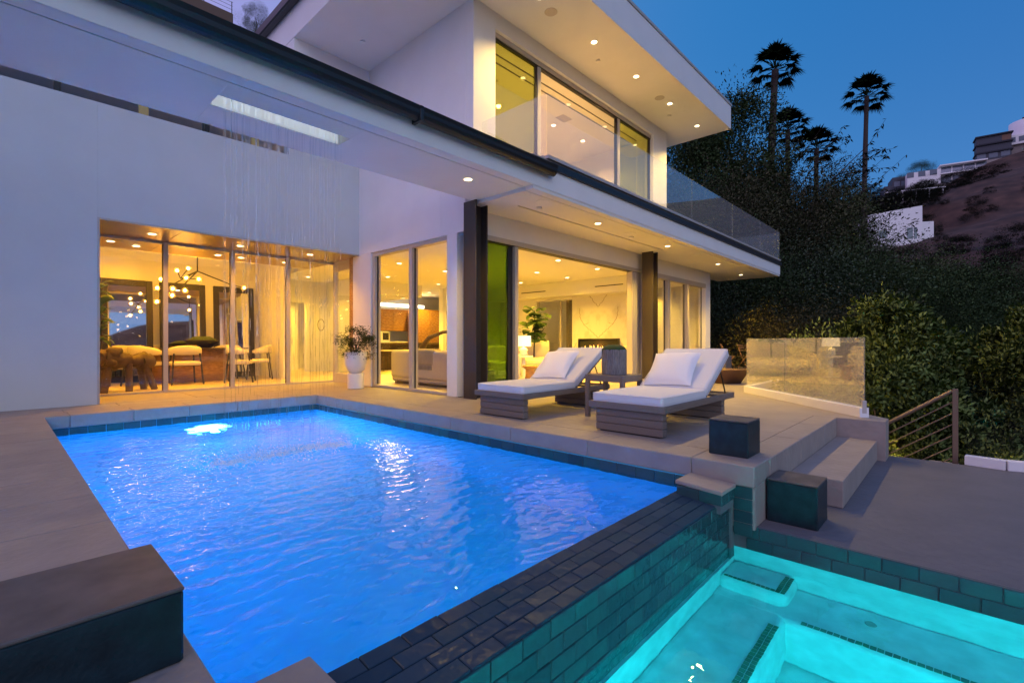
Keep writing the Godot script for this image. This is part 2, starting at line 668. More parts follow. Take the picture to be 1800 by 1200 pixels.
func build_decks() -> void:
	# upper terrace, left of the pool and behind it: pavers laid in running bond
	var d := Node3D.new()
	d.name = "terrace"
	add_child(d)
	struct(d)
	d.set_meta("label", "grey brown paved terrace round the pool")
	B(d, "bed", M.slabunder, -4.5, 0.38, -2.3, -0.05, -9.05, 2.6, 0.0)
	B(d, "bed", M.slabunder, 0.38, 5.09, -2.3, -0.05, -9.05, -8.1, 0.0)
	B(d, "bed", M.slabunder, 1.02, 5.6, -2.3, -0.05, -10.3, -9.05, 0.0)
	var row := 0
	var z := -9.05
	while z < 2.4:
		var x := 0.0 - (0.6 if row % 2 else 0.0)
		var right := 0.0
		while right > -4.4:
			var w := 1.2
			if right == 0.0 and row % 2:
				w = 0.6
			paver(d, maxf(right - w, -4.45), right, z, minf(z + 0.6, 2.55))
			right -= w
		z += 0.6
		row += 1
	z = -9.05
	for i in 3:
		var x := 0.0
		var off := 0.6 if i % 2 else 0.0
		var zz := [[-9.05, -8.69], [-8.69, -8.33], [-10.29, -9.06]][i] as Array
		x = 0.0 if i < 2 else 1.03
		while x < 5.08:
			var w := 1.2 - off
			off = 0.0
			paver(d, x, minf(x + w, 5.08 if i < 2 else 5.58), zz[0], zz[1])
			x += w
	# right of the pool the terrace is poured: one smooth slab
	var poly := PackedVector2Array([Vector2(4.084, -1.32), Vector2(6.79, -1.32), Vector2(6.79, -0.62), Vector2(7.1, -0.62), Vector2(9.35, -2.75), Vector2(18.3, -2.75), Vector2(18.3, -5.8), Vector2(5.1, -5.8), Vector2(5.1, -8.33), Vector2(4.08, -8.33)])
	mi("poured_slab", slab(poly, -2.4, 0.0), M.concrete, d)
	# edge stones along the steps
	var ex := 4.082
	while ex < 6.7:
		var x2 := minf(ex + 0.98, 6.79)
		B(d, "edge_stone", M.coping, ex + 0.002, x2 - 0.002, -0.46, 0.0, -1.318, -1.08, 0.006)
		ex += 0.98
	# lower terrace
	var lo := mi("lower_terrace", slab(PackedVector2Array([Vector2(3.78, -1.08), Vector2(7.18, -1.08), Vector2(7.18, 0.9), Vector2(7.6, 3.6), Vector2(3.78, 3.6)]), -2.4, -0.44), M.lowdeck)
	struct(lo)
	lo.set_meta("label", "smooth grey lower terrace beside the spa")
	var stp := mi("steps", rounded(Vector3(2.15, 0.22, 0.385), 0.006, 2), M.coping)
	stp.position = Vector3(5.71, -0.328, -0.886)
	struct(stp)
	stp.set_meta("label", "single broad concrete step down to the lower terrace")

func paver(d: Node, x0: float, x1: float, z0: float, z1: float) -> void:
	if x1 - x0 < 0.03:
		return
	var o := B(d, "paver", M.coping if rng.randf() < 0.6 else M.coping2, x0 + 0.004, x1 - 0.004, -0.045, rng.randf_range(-0.0015, 0.0015), z0 + 0.004, z1 - 0.004, 0.004)
	o.rotation_degrees = Vector3(rng.randf_range(-0.04, 0.04), 0, rng.randf_range(-0.04, 0.04))

# ---------------------------------------------------------------- pool
const PW := -0.23
const SW := -0.62

func tile(parent: Node, sz: Vector3, pos: Vector3, rot := Vector3.ZERO, jitter := 0.6, face := true) -> void:
	var v := rng.randi() % 4
	mi("tile", chamfer(sz, 0.003), (M.facetiles if face else M.tiles)[v], parent, pos + Vector3(rng.randf_range(-0.0006, 0.0006), rng.randf_range(-0.0006, 0.0006), rng.randf_range(-0.0006, 0.0006)), rot + Vector3(rng.randf_range(-jitter, jitter), rng.randf_range(-0.3, 0.3), rng.randf_range(-jitter, jitter)))

func build_pool() -> void:
	var p := thing("swimming_pool", "long pool of glowing blue water with grey stone coping", "pool")
	B(p, "pool_floor", M.poolplaster, 0.3, 3.9, -1.75, -1.6, -8.1, -1.3, 0.0)
	B(p, "pool_wall", M.poolplaster, 0.3, 0.44, -1.6, -0.151, -8.1, -1.3, 0.0)
	B(p, "pool_wall", M.poolplaster, 3.685, 3.9, -1.6, -0.151, -8.1, -1.33, 0.0)
	B(p, "pool_wall", M.poolplaster, 0.44, 3.685, -1.6, -0.151, -8.12, -7.97, 0.0)
	# coping stones
	var z := -7.95
	while z < 2.3:
		var z2 := minf(z + 0.6, 2.5)
		B(p, "coping", M.coping if rng.randf() < 0.6 else M.coping2, 0.003, 0.40, -0.15, 0.0, z + 0.0025, z2 - 0.0025, 0.006)
		z = z2
	var x := 0.003
	while x < 3.69:
		var x2 := minf(x + 0.62, 3.7)
		B(p, "coping", M.coping, x + 0.0025, x2 - 0.0025, -0.15, 0.0, -8.33, -7.95, 0.006)
		x = x2
	z = -8.33
	while z < -1.12:
		var z2 := minf(z + 0.97, -1.081)
		B(p, "coping", M.coping, 3.70, 4.08, -0.15, 0.0, z + 0.002, z2 - 0.002, 0.006)
		z = z2
	# the outer face below the last coping stone
	B(p, "end_wall", M.coping, 3.722, 4.08, -0.46, -0.152, -1.33, -1.084, 0.003)
	# waterline tiles
	z = -7.96
	while z < -1.5:
		tile(p, Vector3(0.012, 0.15, 0.171), Vector3(3.682, -0.228, z + 0.0875), Vector3.ZERO, 0.3)
		z += 0.175
	x = 0.44
	while x < 3.68:
		tile(p, Vector3(0.171, 0.15, 0.012), Vector3(x + 0.0875, -0.228, -7.966), Vector3.ZERO, 0.3)
		x += 0.175
	# water with real ripples, rougher where the rain falls
	var n := FastNoiseLite.new()
	n.seed = 12
	n.frequency = 1.0
	n.fractal_octaves = 2
	var hf := func(px: float, pz: float) -> float:
		var dx := maxf(maxf(1.3 - px, px - 2.7), 0.0)
		var rr := sqrt(dx * dx + (pz + 4.98) * (pz + 4.98))
		var storm := exp(-rr * rr / 0.07)
		var near := exp(-rr / 1.6)
		var h := 0.0045 * n.get_noise_2d(px * 3.2 + 0.6 * pz, pz * 6.0) + 0.0022 * n.get_noise_2d(px * 8.0 + 40.0, pz * 15.0)
		h += near * 0.0042 * n.get_noise_2d(px * 14.0, pz * 14.0 + 9.0)
		h += near * 0.0016 * sin(rr * 38.0 + 2.0 * n.get_noise_2d(px * 2.0, pz * 2.0))
		h += storm * 0.016 * n.get_noise_2d(px * 26.0 + 7.0, pz * 26.0)
		return h
	var wm := water_sheet(0.41, 3.69, -7.96, -1.555, 0.015, hf)
	var w := mi("water", wm, M.water, null, Vector3(0, PW, 0))
	struct(w)
	w.set_meta("label", "rippled blue pool water lit from below")
	# underwater lamps: a lens each; left and near ones added to even the glow
	var blue := Color(0.0, 0.25, 1.0)
	pool_lamp(Vector3(2.1, -0.9, -7.965), Vector3(0, 0, 1), Color(0.12, 0.42, 1.0), 9.0, "bright white underwater lamp on the far pool wall")
	pool_lamp(Vector3(0.425, -0.6, -6.0), Vector3(1, 0, 0), blue, 0.8, "added unseen underwater lamp on the left pool wall at the far end")
	pool_lamp(Vector3(0.425, -0.6, -3.6), Vector3(1, 0, 0), blue, 0.8, "added unseen underwater lamp midway along the left pool wall")
	pool_lamp(Vector3(2.3, -0.6, -1.55), Vector3(0, 0, -1), blue, 0.6, "added unseen underwater lamp on the near wall below the spillway")
	# spillway: a tiled weir whose top slopes to the spa
	var s := thing("spillway_wall", "dark glazed brick tile weir between pool and spa", "tiled wall")
	B(s, "core", M.grout, 0.36, 3.73, -2.0, -0.262, -1.565, -1.262, 0.0)
	var slope := rad_to_deg(atan(0.035 / 0.31))
	for r in 4:
		var zc := -1.526 + 0.0775 * r
		var yc := -0.2255 - 0.0088 * r
		var xx := 0.70 - (0.088 if r % 2 else 0.0)
		while xx < 3.42:
			tile(s, Vector3(0.172, 0.016, 0.074), Vector3(xx + 0.087, yc, zc), Vector3(slope, 0, 0), 0.9, false)
			xx += 0.176
	# mortar bed under the sloping tiles
	var bed := stool()
	quad(bed, Vector3(0.5, -0.228, -1.565), Vector3(3.72, -0.228, -1.565), Vector3(3.72, -0.262, -1.258), Vector3(0.5, -0.262, -1.258), Vector3.UP)
	quad(bed, Vector3(0.5, -0.5, -1.565), Vector3(3.72, -0.5, -1.565), Vector3(3.72, -0.228, -1.565), Vector3(0.5, -0.228, -1.565), Vector3(0, 0, -1))
	mi("mortar_bed", bed.commit(), M.grout, s)
	for r in 6:
		var xx := 0.70 - (0.088 if r % 2 else 0.0)
		while xx < 3.70:
			tile(s, Vector3(0.172, 0.082, 0.014), Vector3(xx + 0.087, -0.302 - 0.0858 * r, -1.256), Vector3.ZERO, 1.1)
			xx += 0.176
	var capr := B(s, "cap_stone", M.coping, 3.42, 3.695, -0.158, -0.128, -1.545, -1.205, 0.005)
	capr.rotation_degrees = Vector3(4, 0, 0)
	B(s, "pier", M.grout, 3.432, 3.69, -0.3, -0.158, -1.53, -1.222, 0.0)
	for k in 2:
		tile(s, Vector3(0.012, 0.08, 0.16), Vector3(3.428, -0.2, -1.455 + 0.164 * k), Vector3.ZERO, 0.3)
		tile(s, Vector3(0.125, 0.08, 0.012), Vector3(3.495 + 0.13 * k, -0.205, -1.217), Vector3.ZERO, 0.3)
	B(s, "pier", M.grout, 3.68, 3.75, -0.9, -0.16, -1.262, -1.238, 0.0)
	var capl := B(s, "cap_stone", M.coping, 0.412, 0.705, -0.158, -0.128, -1.565, -1.205, 0.005)
	B(s, "pier", M.grout, 0.415, 0.69, -0.3, -0.158, -1.55, -1.222, 0.0)

func water_sheet(x0: float, x1: float, z0: float, z1: float, step: float, hf: Callable) -> Mesh:
	var nx := int((x1 - x0) / step) + 1
	var nz := int((z1 - z0) / step) + 1
	var V := PackedVector3Array()
	var I := PackedInt32Array()
	var N := PackedVector3Array()
	for j in nz + 1:
		for i in nx + 1:
			var x := x0 + (x1 - x0) * i / nx
			var z := z0 + (z1 - z0) * j / nz
			V.append(Vector3(x, hf.call(x, z), z))
	for j in nz + 1:
		for i in nx + 1:
			var l := V[j * (nx + 1) + maxi(i - 1, 0)]
			var rr := V[j * (nx + 1) + mini(i + 1, nx)]
			var u := V[maxi(j - 1, 0) * (nx + 1) + i]
			var dd := V[mini(j + 1, nz) * (nx + 1) + i]
			N.append((dd - u).cross(rr - l).normalized())
			if i < nx and j < nz:
				var a := j * (nx + 1) + i
				I.append_array([a, a + 1, a + nx + 1, a + 1, a + nx + 2, a + nx + 1])
	return arrays(V, N, I)

func pool_lamp(at: Vector3, out: Vector3, col: Color, e: float, label: String) -> void:
	var t := thing("underwater_lamp", label, "pool light", at, 0.0, "underwater lamps")
	t.quaternion = Quaternion(Vector3.UP, out)
	var lr := 0.26 if out.z > 0.5 else 0.085
	cyl(t, "rim", M.frame, lr + 0.025, -0.012, 0.012, Vector3.ZERO, 24)
	var gm := glow(lerpf(col.r, 1.0, 0.3 if out.z > 0.5 else 0.0), lerpf(col.g, 1.0, 0.45 if out.z > 0.5 else 0.0), 1.0, 16.0 if out.z > 0.5 else 3.0)
	cyl(t, "lens", gm, lr, 0.012, 0.02, Vector3.ZERO, 24)
	var l := OmniLight3D.new()
	l.name = "lamp"
	l.light_color = col.linear_to_srgb()
	l.light_energy = e
	l.light_size = 0.06 if out.z > 0.5 else 0.03
	l.omni_range = 14.0
	l.omni_attenuation = 2.0
	l.shadow_enabled = true
	t.add_child(l)
	l.position = Vector3(0, 0.22 if out.z > 0.5 else 0.035, 0)

func build_spa() -> void:
	var s := thing("spa", "square spa of glowing turquoise water with tiled rim", "spa")
	var pm: Material = M.spaplaster
	B(s, "spa_floor", pm, 0.7, 3.9, -1.75, -1.55, -1.25, 1.6, 0.0)
	B(s, "spa_wall", pm, 3.762, 3.778, -1.55, -0.62, -1.25, 1.6, 0.0)
	B(s, "spa_wall", pm, 0.7, 0.9, -1.55, -0.46, -1.24, 1.6, 0.0)
	B(s, "spa_wall", pm, 0.9, 3.766, -1.55, -0.46, 1.4, 1.6, 0.0)
	B(s, "spa_wall", pm, 0.9, 3.766, -1.55, -0.80, -1.26, -1.238, 0.0)
	mi("bench", rounded(Vector3(2.9, 0.5, 0.46), 0.05, 3), pm, s, Vector3(2.33, -1.29, -1.02))
	mi("bench", rounded(Vector3(0.47, 0.5, 2.7), 0.05, 3), pm, s, Vector3(3.54, -1.288, 0.09))
	mi("corner_step", rounded(Vector3(0.34, 0.3, 0.43), 0.07, 5), pm, s, Vector3(3.61, -1.02, -1.035))
	# glass mosaic strips that mark the edges
	for k in 12:
		mosaic(s, Vector3(0.028, 0.004, 0.026), Vector3(3.475, -0.868, -1.2 + 0.0295 * k))
	for k in 9:
		for q in 2:
			mosaic(s, Vector3(0.026, 0.004, 0.026), Vector3(3.475 + 0.0295 * k, -0.868, -0.846 - 0.0295 * q))
	for k in 60:
		mosaic(s, Vector3(0.036, 0.004, 0.03), Vector3(3.345, -1.036, -0.70 + 0.034 * k))
	for k in 50:
		for q in 2:
			mosaic(s, Vector3(0.03, 0.004, 0.028), Vector3(3.2 - 0.034 * k, -1.038, -0.815 - 0.032 * q))
	# rim tiles under the lower terrace
	B(s, "rim", M.grout, 3.757, 3.79, -0.618, -0.441, -1.24, 1.6, 0.0)
	for r in 2:
		var z := -1.24 + (0.088 if r % 2 else 0.0)
		while z < 1.5:
			tile(s, Vector3(0.012, 0.084, 0.172), Vector3(3.755, -0.486 - 0.088 * r, z + 0.087), Vector3.ZERO, 0.5)
			z += 0.176
	for r in 4:
		tile(s, Vector3(0.012, 0.084, 0.13), Vector3(3.72, -0.2 - 0.088 * r, -1.165), Vector3.ZERO, 0.4)
	for q in [[3.7, -0.66, -0.4], [3.72, -0.72, 0.5]]:
		var f := cyl(s, "return_fitting", M.frame, 0.03, 0.0, 0.008, Vector3(q[0] - 0.1, -1.04, q[2]), 16)
	var spa_m: StandardMaterial3D = M.water.duplicate()
	spa_m.albedo_color = lin(0.12, 0.9, 0.97)
	spa_m.albedo_color.a = 0.0
	var clear: StandardMaterial3D = M.water.duplicate()
	clear.albedo_color = lin(0.95, 0.98, 1.0)
	clear.albedo_color.a = 0.0
	M.drops = clear
	var n := FastNoiseLite.new()
	n.seed = 21
	n.frequency = 1.0
	var hf := func(px: float, pz: float) -> float:
		return 0.0012 * n.get_noise_2d(px * 5.0, pz * 5.0) + 0.0005 * n.get_noise_2d(px * 14.0, pz * 14.0)
	var w := mi("spa_water", water_sheet(0.88, 3.775, -1.25, 1.42, 0.03, hf), spa_m, null, Vector3(0, SW, 0))
	struct(w)
	w.set_meta("label", "still turquoise spa water lit from below")
	var cy := Color(0.01, 0.8, 0.86)
	pool_lamp(Vector3(0.885, -0.76, 0.1), Vector3(1, 0, 0), cy, 3.3, "underwater lamp on the near left spa wall")
	pool_lamp(Vector3(2.3, -0.76, 1.415), Vector3(0, 0, -1), cy, 0.85, "underwater lamp on the near spa wall")
	pool_lamp(Vector3(3.3, -1.28, 0.6), Vector3(-1, 0, 0), cy, 0.05, "underwater lamp in the riser of the right spa bench")

func mosaic(s: Node, sz: Vector3, p: Vector3) -> void:
	mi("mosaic_tile", chamfer(sz, 0.001), M.mosaic if rng.randf() < 0.6 else M.mosaic2, s, p)

# ---------------------------------------------------------------- house
var house: Node3D

func pane(parent: Node, x0: float, x1: float, y0: float, y1: float, z0: float, z1: float, m: Material = null) -> MeshInstance3D:
	return B(parent, "pane", m if m else M.glass, x0, x1, y0, y1, z0, z1, 0.0005)

func group_node(called: String, parent: Node) -> Node3D:
	var o := Node3D.new()
	o.name = called
	parent.add_child(o, true)
	return o

func build_house() -> void:
	house = thing("house", "large white modern house with glass walls and flat roofs", "house")
	var h := house
	var pl: Material = M.plaster
	# dining wing: tall white wall, shade put into its plaster, with a deep glazed opening
	B(h, "wall", M.wingwall_shaded, -7.0, 1.0, -2.3, 4.33, -9.3, -9.05)
	B(h, "wall", M.wingwall_shaded, 1.0, 5.1, 2.68, 4.33, -9.3, -9.05)
	B(h, "wall", M.wingwall_shaded, 3.69, 5.1, 4.33, 5.0, -9.3, -9.052)
	B(h, "metal_edge", M.frame, 0.999, 1.025, 0.0, 2.68, -9.32, -9.042, 0.002)
	B(h, "metal_edge", M.frame, 1.025, 5.1, 2.655, 2.682, -9.1, -9.042, 0.002)
	# clerestory strip under the roof
	var cl := group_node("window", h)
	pane(cl, -7.0, 3.68, 4.33, 4.99, -9.16, -9.15)
	for x in [-1.2, 1.5, 3.1]:
		B(cl, "mullion", M.amber_lit_post if M.has("amber_lit_post") else amber(), x, x + 0.12, 4.33, 5.0, -9.26, -9.2)
	B(cl, "frame", M.framedark, 0.55, 0.62, 4.33, 5.0, -9.25, -9.1)
	B(cl, "frame", M.framedark, 2.35, 2.42, 4.33, 5.0, -9.25, -9.1)
	B(h, "wall", M.dark, -7.0, 3.68, 4.2, 5.0, -11.0, -10.9, 0.0)
	B(h, "roof", M.white, -7.0, 5.1, 5.0, 5.22, -14.4, -8.98)
	B(h, "wall", pl, -7.0, 1.0, -2.3, 5.0, -14.4, -14.15)
	B(h, "wall", pl, -7.2, -7.0, -2.3, 5.0, -14.4, -9.05)
	# deep reveal: bronze soffit panels and side linings
	var px := [1.026, 2.05, 3.12, 4.17, 5.195]
	for i in 4:
		B(h, "soffit_panel", M.bronze, px[i] + 0.003, px[i + 1] - 0.003, 2.655, 2.68, -11.6, -9.102, 0.002)
	B(h, "reveal_panel", M.bronze, 1.0, 1.025, 0.0, 2.655, -10.3, -9.322, 0.002)
	B(h, "reveal_panel", M.wood_honey, 5.1, 5.2, 0.0, 2.655, -9.45, -9.302, 0.002)
	B(h, "wall", pl, 5.1, 5.3, 0.0, 2.655, -9.302, -9.05)
	# glazing of the dining room
	var gz := -10.3
	for i in 4:
		var w := group_node("window", h)
		pane(w, px[i], px[i + 1], 0.03, 2.63, gz - 0.006, gz + 0.006)
		B(w, "frame", M.frame, px[i], px[i + 1], 2.61, 2.655, gz - 0.03, gz + 0.03)
		B(w, "sill", M.frame, px[i], px[i + 1], 0.0, 0.035, gz - 0.03, gz + 0.03)
		if i > 0:
			B(w, "mullion", M.frame, px[i] - 0.035, px[i] + 0.035, 0.0, 2.655, gz - 0.05, gz + 0.055)
			B(w, "gasket", M.framedark, px[i] - 0.046, px[i] - 0.036, 0.0, 2.61, gz - 0.012, gz + 0.012)
	# glass door in the side of the reveal
	var dr := group_node("door", h)
	B(dr, "frame", M.frame, 5.16, 5.24, 0.0, 2.55, -10.3, -10.2)
	B(dr, "frame", M.frame, 5.16, 5.24, 0.0, 2.55, -9.55, -9.452)
	B(dr, "frame", M.frame, 5.16, 5.24, 2.45, 2.55, -10.2, -9.55)
	B(dr, "frame", M.frame, 5.16, 5.24, 0.0, 0.2, -10.2, -9.55)
	B(dr, "frame", M.frame, 5.162, 5.238, 2.552, 2.655, -10.3, -9.452)
	pane(dr, 5.195, 5.205, 0.2, 2.45, -10.2, -9.55)
	bar(dr, "handle", M.frame, Vector3(5.11, 1.04, -10.24), Vector3(5.11, 1.04, -10.12), 0.01)
	bar(dr, "handle", M.frame, Vector3(5.16, 1.04, -10.24), Vector3(5.11, 1.04, -10.24), 0.009)
	B(dr, "lock_plate", M.frame, 5.152, 5.16, 0.92, 1.2, -10.27, -10.21)
	# side wall with its large window, toward the pool
	B(h, "wall", pl, 5.1, 5.3, 0.0, 2.66, -9.05, -8.6)
	B(h, "wall", pl, 5.1, 5.3, 2.66, 4.5, -9.3, -6.4)
	B(h, "wall", pl, 5.1, 5.3, 2.66, 4.0, -6.4, -5.78)
	B(h, "pillar", pl, 5.1, 5.3, 0.0, 2.66, -6.23, -5.98)
	B(h, "pillar", pl, 5.3, 5.5, 0.0, 3.05, -6.0, -5.8)
	for k in 2:
		var z0: float = [-8.6, -7.35][k]
		var z1: float = [-7.35, -6.23][k]
		var w := group_node("window", h)
		pane(w, 5.194, 5.206, 0.05, 2.6, z0, z1, M.clearglass)
		B(w, "frame", M.frame, 5.13, 5.27, 2.59, 2.66, z0, z1)
		B(w, "sill", M.frame, 5.13, 5.27, 0.0, 0.05, z0, z1)
		B(w, "frame", M.frame, 5.13, 5.27, 0.05, 2.59, z0, z0 + 0.09)
		B(w, "gasket", M.framedark, 5.185, 5.215, 0.05, 2.59, z0 + 0.091, z0 + 0.102)
	# living room front
	B(h, "wall", pl, 5.3, 15.4, 2.68, 3.06, -6.02, -5.8)
	B(h, "wall", pl, 10.92, 11.25, 0.0, 2.68, -6.02, -5.8)
	B(h, "wall", pl, 15.02, 15.4, 0.0, 2.68, -6.02, -5.8)
	B(h, "wall", pl, 15.2, 15.4, -2.3, 3.06, -16.4, -6.02)
	B(h, "wall", pl, 5.1, 15.4, -2.3, 3.5, -16.6, -16.4)
	B(h, "wall", pl, 5.3, 15.4, -2.3, -0.06, -6.02, -5.81)
	var sw := B(h, "switch_plate", M.frame, 11.05, 11.12, 0.82, 1.0, -5.8, -5.788)
	var lv := group_node("window", h)
	B(lv, "frame", M.frame, 5.5, 10.92, 2.6, 2.68, -5.98, -5.79)
	B(lv, "track", M.framedark, 5.5, 10.92, 2.588, 2.6, -5.96, -5.82)
	B(lv, "frame", M.framedark, 6.2, 6.31, 0.0, 2.588, -5.95, -5.87)
	B(lv, "frame", M.frame, 6.315, 6.4, 0.0, 2.588, -5.95, -5.81)
	B(lv, "pane", M.greenglass, 5.5, 6.2, 0.0, 2.588, -5.93, -5.905, 0.0005)
	for k in 5:
		B(lv, "sliding_leaf", M.frame, 10.5 + 0.083 * k, 10.57 + 0.083 * k, 0.0, 2.588, -5.97, -5.815)
	# right hand windows
	var wx := [11.25, 12.5, 13.75, 15.02]
	for i in 3:
		var w := group_node("window", h)
		pane(w, wx[i], wx[i + 1], 0.05, 2.56, -5.916, -5.904)
		B(w, "frame", M.frame, wx[i], wx[i + 1], 2.56, 2.68, -5.98, -5.79)
		B(w, "frame", M.frame, wx[i] - (0.0 if i == 0 else 0.05), wx[i] + 0.06, 0.0, 2.56, -5.97, -5.81)
		B(w, "gasket", M.framedark, wx[i + 1] - 0.085, wx[i + 1] - 0.07, 0.0, 2.56, -5.925, -5.895)
	# canopy over the pool; its soffit is in boards with a shadow gap
	var sy := 3.1
	B(h, "soffit_board", M.plaster, -7.0, 5.15, sy, 3.3, -4.545, -4.4, 0.002)
	B(h, "soffit_board", M.plaster, -7.0, 1.36, sy, 3.3, -5.6, -4.56, 0.002)
	B(h, "soffit_board", M.plaster, 2.63, 5.15, sy, 3.3, -5.6, -4.56, 0.002)
	B(h, "soffit_board", M.plaster, 1.36, 2.63, sy, 3.3, -5.6, -5.11, 0.002)
	B(h, "soffit_board", M.plaster, 1.36, 2.63, sy, 3.3, -4.86, -4.56, 0.002)
	B(h, "canopy_deck", M.plaster, -7.0, 5.15, 3.3, 3.5, -5.6, -4.402, 0.002)
	B(h, "shadow_gap", M.dark, -7.0, 5.15, 3.28, 3.299, -4.56, -4.545, 0.0)
	# soffit of the living room terrace, a step lower, with a long slot
	B(h, "soffit_board", M.plaster, 5.152, 17.7, 3.05, 3.42, -4.545, -4.4, 0.002)
	B(h, "soffit_board", M.plaster, 5.152, 17.7, 3.05, 3.4, -5.13, -4.56, 0.002)
	B(h, "soffit_board", M.plaster, 5.152, 5.66, 3.05, 3.4, -5.8, -5.13, 0.002)
	B(h, "soffit_board", M.plaster, 5.66, 10.8, 3.05, 3.4, -5.8, -5.17, 0.002)
	B(h, "soffit_board", M.plaster, 10.8, 17.7, 3.05, 3.4, -6.4, -5.13, 0.002)
	B(h, "slot_back", M.dark, 5.66, 10.8, 3.2, 3.3, -5.17, -5.13, 0.0)
	B(h, "balcony_floor", M.concrete, 5.152, 17.7, 3.42, 3.55, -6.4, -4.402, 0.002)
	B(h, "fascia", M.plaster, -7.0, 17.7, 3.1, 3.42, -4.398, -4.385, 0.002)
	# half round gutter along the canopy, flat channel along the balcony
	var gs := stool()
	var prof := []
	for k in 9:
		var a := PI * k / 8.0
		prof.append(Vector2(-4.38 + 0.075 - 0.075 * cos(a), 3.375 - 0.1 * sin(a)))
	prof.append(Vector2(-4.215, 3.415))
	prof.append(Vector2(-4.4, 3.42))
	for i in prof.size():
		var p: Vector2 = prof[i]
		var q: Vector2 = prof[(i + 1) % prof.size()]
		var mid := (p + q) / 2.0 - Vector2(-4.305, 3.36)
		quad(gs, Vector3(-7.0, p.y, p.x), Vector3(5.5, p.y, p.x), Vector3(5.5, q.y, q.x), Vector3(-7.0, q.y, q.x), Vector3(0, mid.y, mid.x))
	for i in range(1, prof.size() - 1):
		tri(gs, Vector3(5.5, prof[0].y, prof[0].x), Vector3(5.5, prof[i].y, prof[i].x), Vector3(5.5, prof[i + 1].y, prof[i + 1].x), Vector3.RIGHT)
	mi("gutter", gs.commit(), M.gutter, h)
	B(h, "gutter_joint", M.gutter, 3.1, 3.14, 3.265, 3.425, -4.39, -4.222)
	B(h, "edge_channel", M.gutter, 5.5, 17.75, 3.4, 3.5, -4.42, -4.34, 0.004)
	B(h, "glass_shoe", M.frame, 5.45, 17.7, 3.55, 3.6, -4.44, -4.36, 0.002)
	B(h, "glass_shoe", M.frame, 5.42, 5.5, 3.55, 3.6, -5.78, -4.44, 0.002)
	# steel columns
	for q in [[5.07, -5.78, 3.1], [10.68, -5.66, 3.05]]:
		var c := group_node("steel_column", h)
		B(c, "flange", M.post, q[0], q[0] + 0.022, 0.0, q[2], q[1], q[1] + 0.29)
		B(c, "flange", M.post, q[0] + 0.235, q[0] + 0.257, 0.0, q[2], q[1], q[1] + 0.29)
		B(c, "web", M.post, q[0] + 0.022, q[0] + 0.235, 0.0, q[2], q[1] + 0.135, q[1] + 0.155)
	# rain head set into the canopy
	B(h, "rain_plate", M.white, 1.38, 2.61, 3.285, 3.299, -5.1, -4.87, 0.002)
	var lp := thing("glowing_recess_back", "white back face of the rain head recess with a glow put in for a hidden LED", "recess panel", Vector3(1.995, 3.2, -5.1))
	B(lp, "panel", glow(0.86, 0.93, 0.95, 0.36), -0.62, 0.62, -0.095, 0.08, -0.005, 0.005, 0.0)  # recess back face made emissive, standing in for light inside the recess
	var pa := AreaLight3D.new()
	pa.name = "panel_light"
	pa.area_size = Vector2(1.2, 0.15)
	pa.light_energy = 0.02
	pa.light_color = Color(0.93, 0.97, 1.0)
	pa.shadow_enabled = true
	lp.add_child(pa)
	pa.position = Vector3(0, 0, 0.012)
	pa.rotation_degrees = Vector3(0, 180, 0)

func amber() -> Material:
	M.amber_lit_post = mat(0.55, 0.36, 0.05, 0.6)  # yellow light on the wooden posts put into their colour
	return M.amber_lit_post

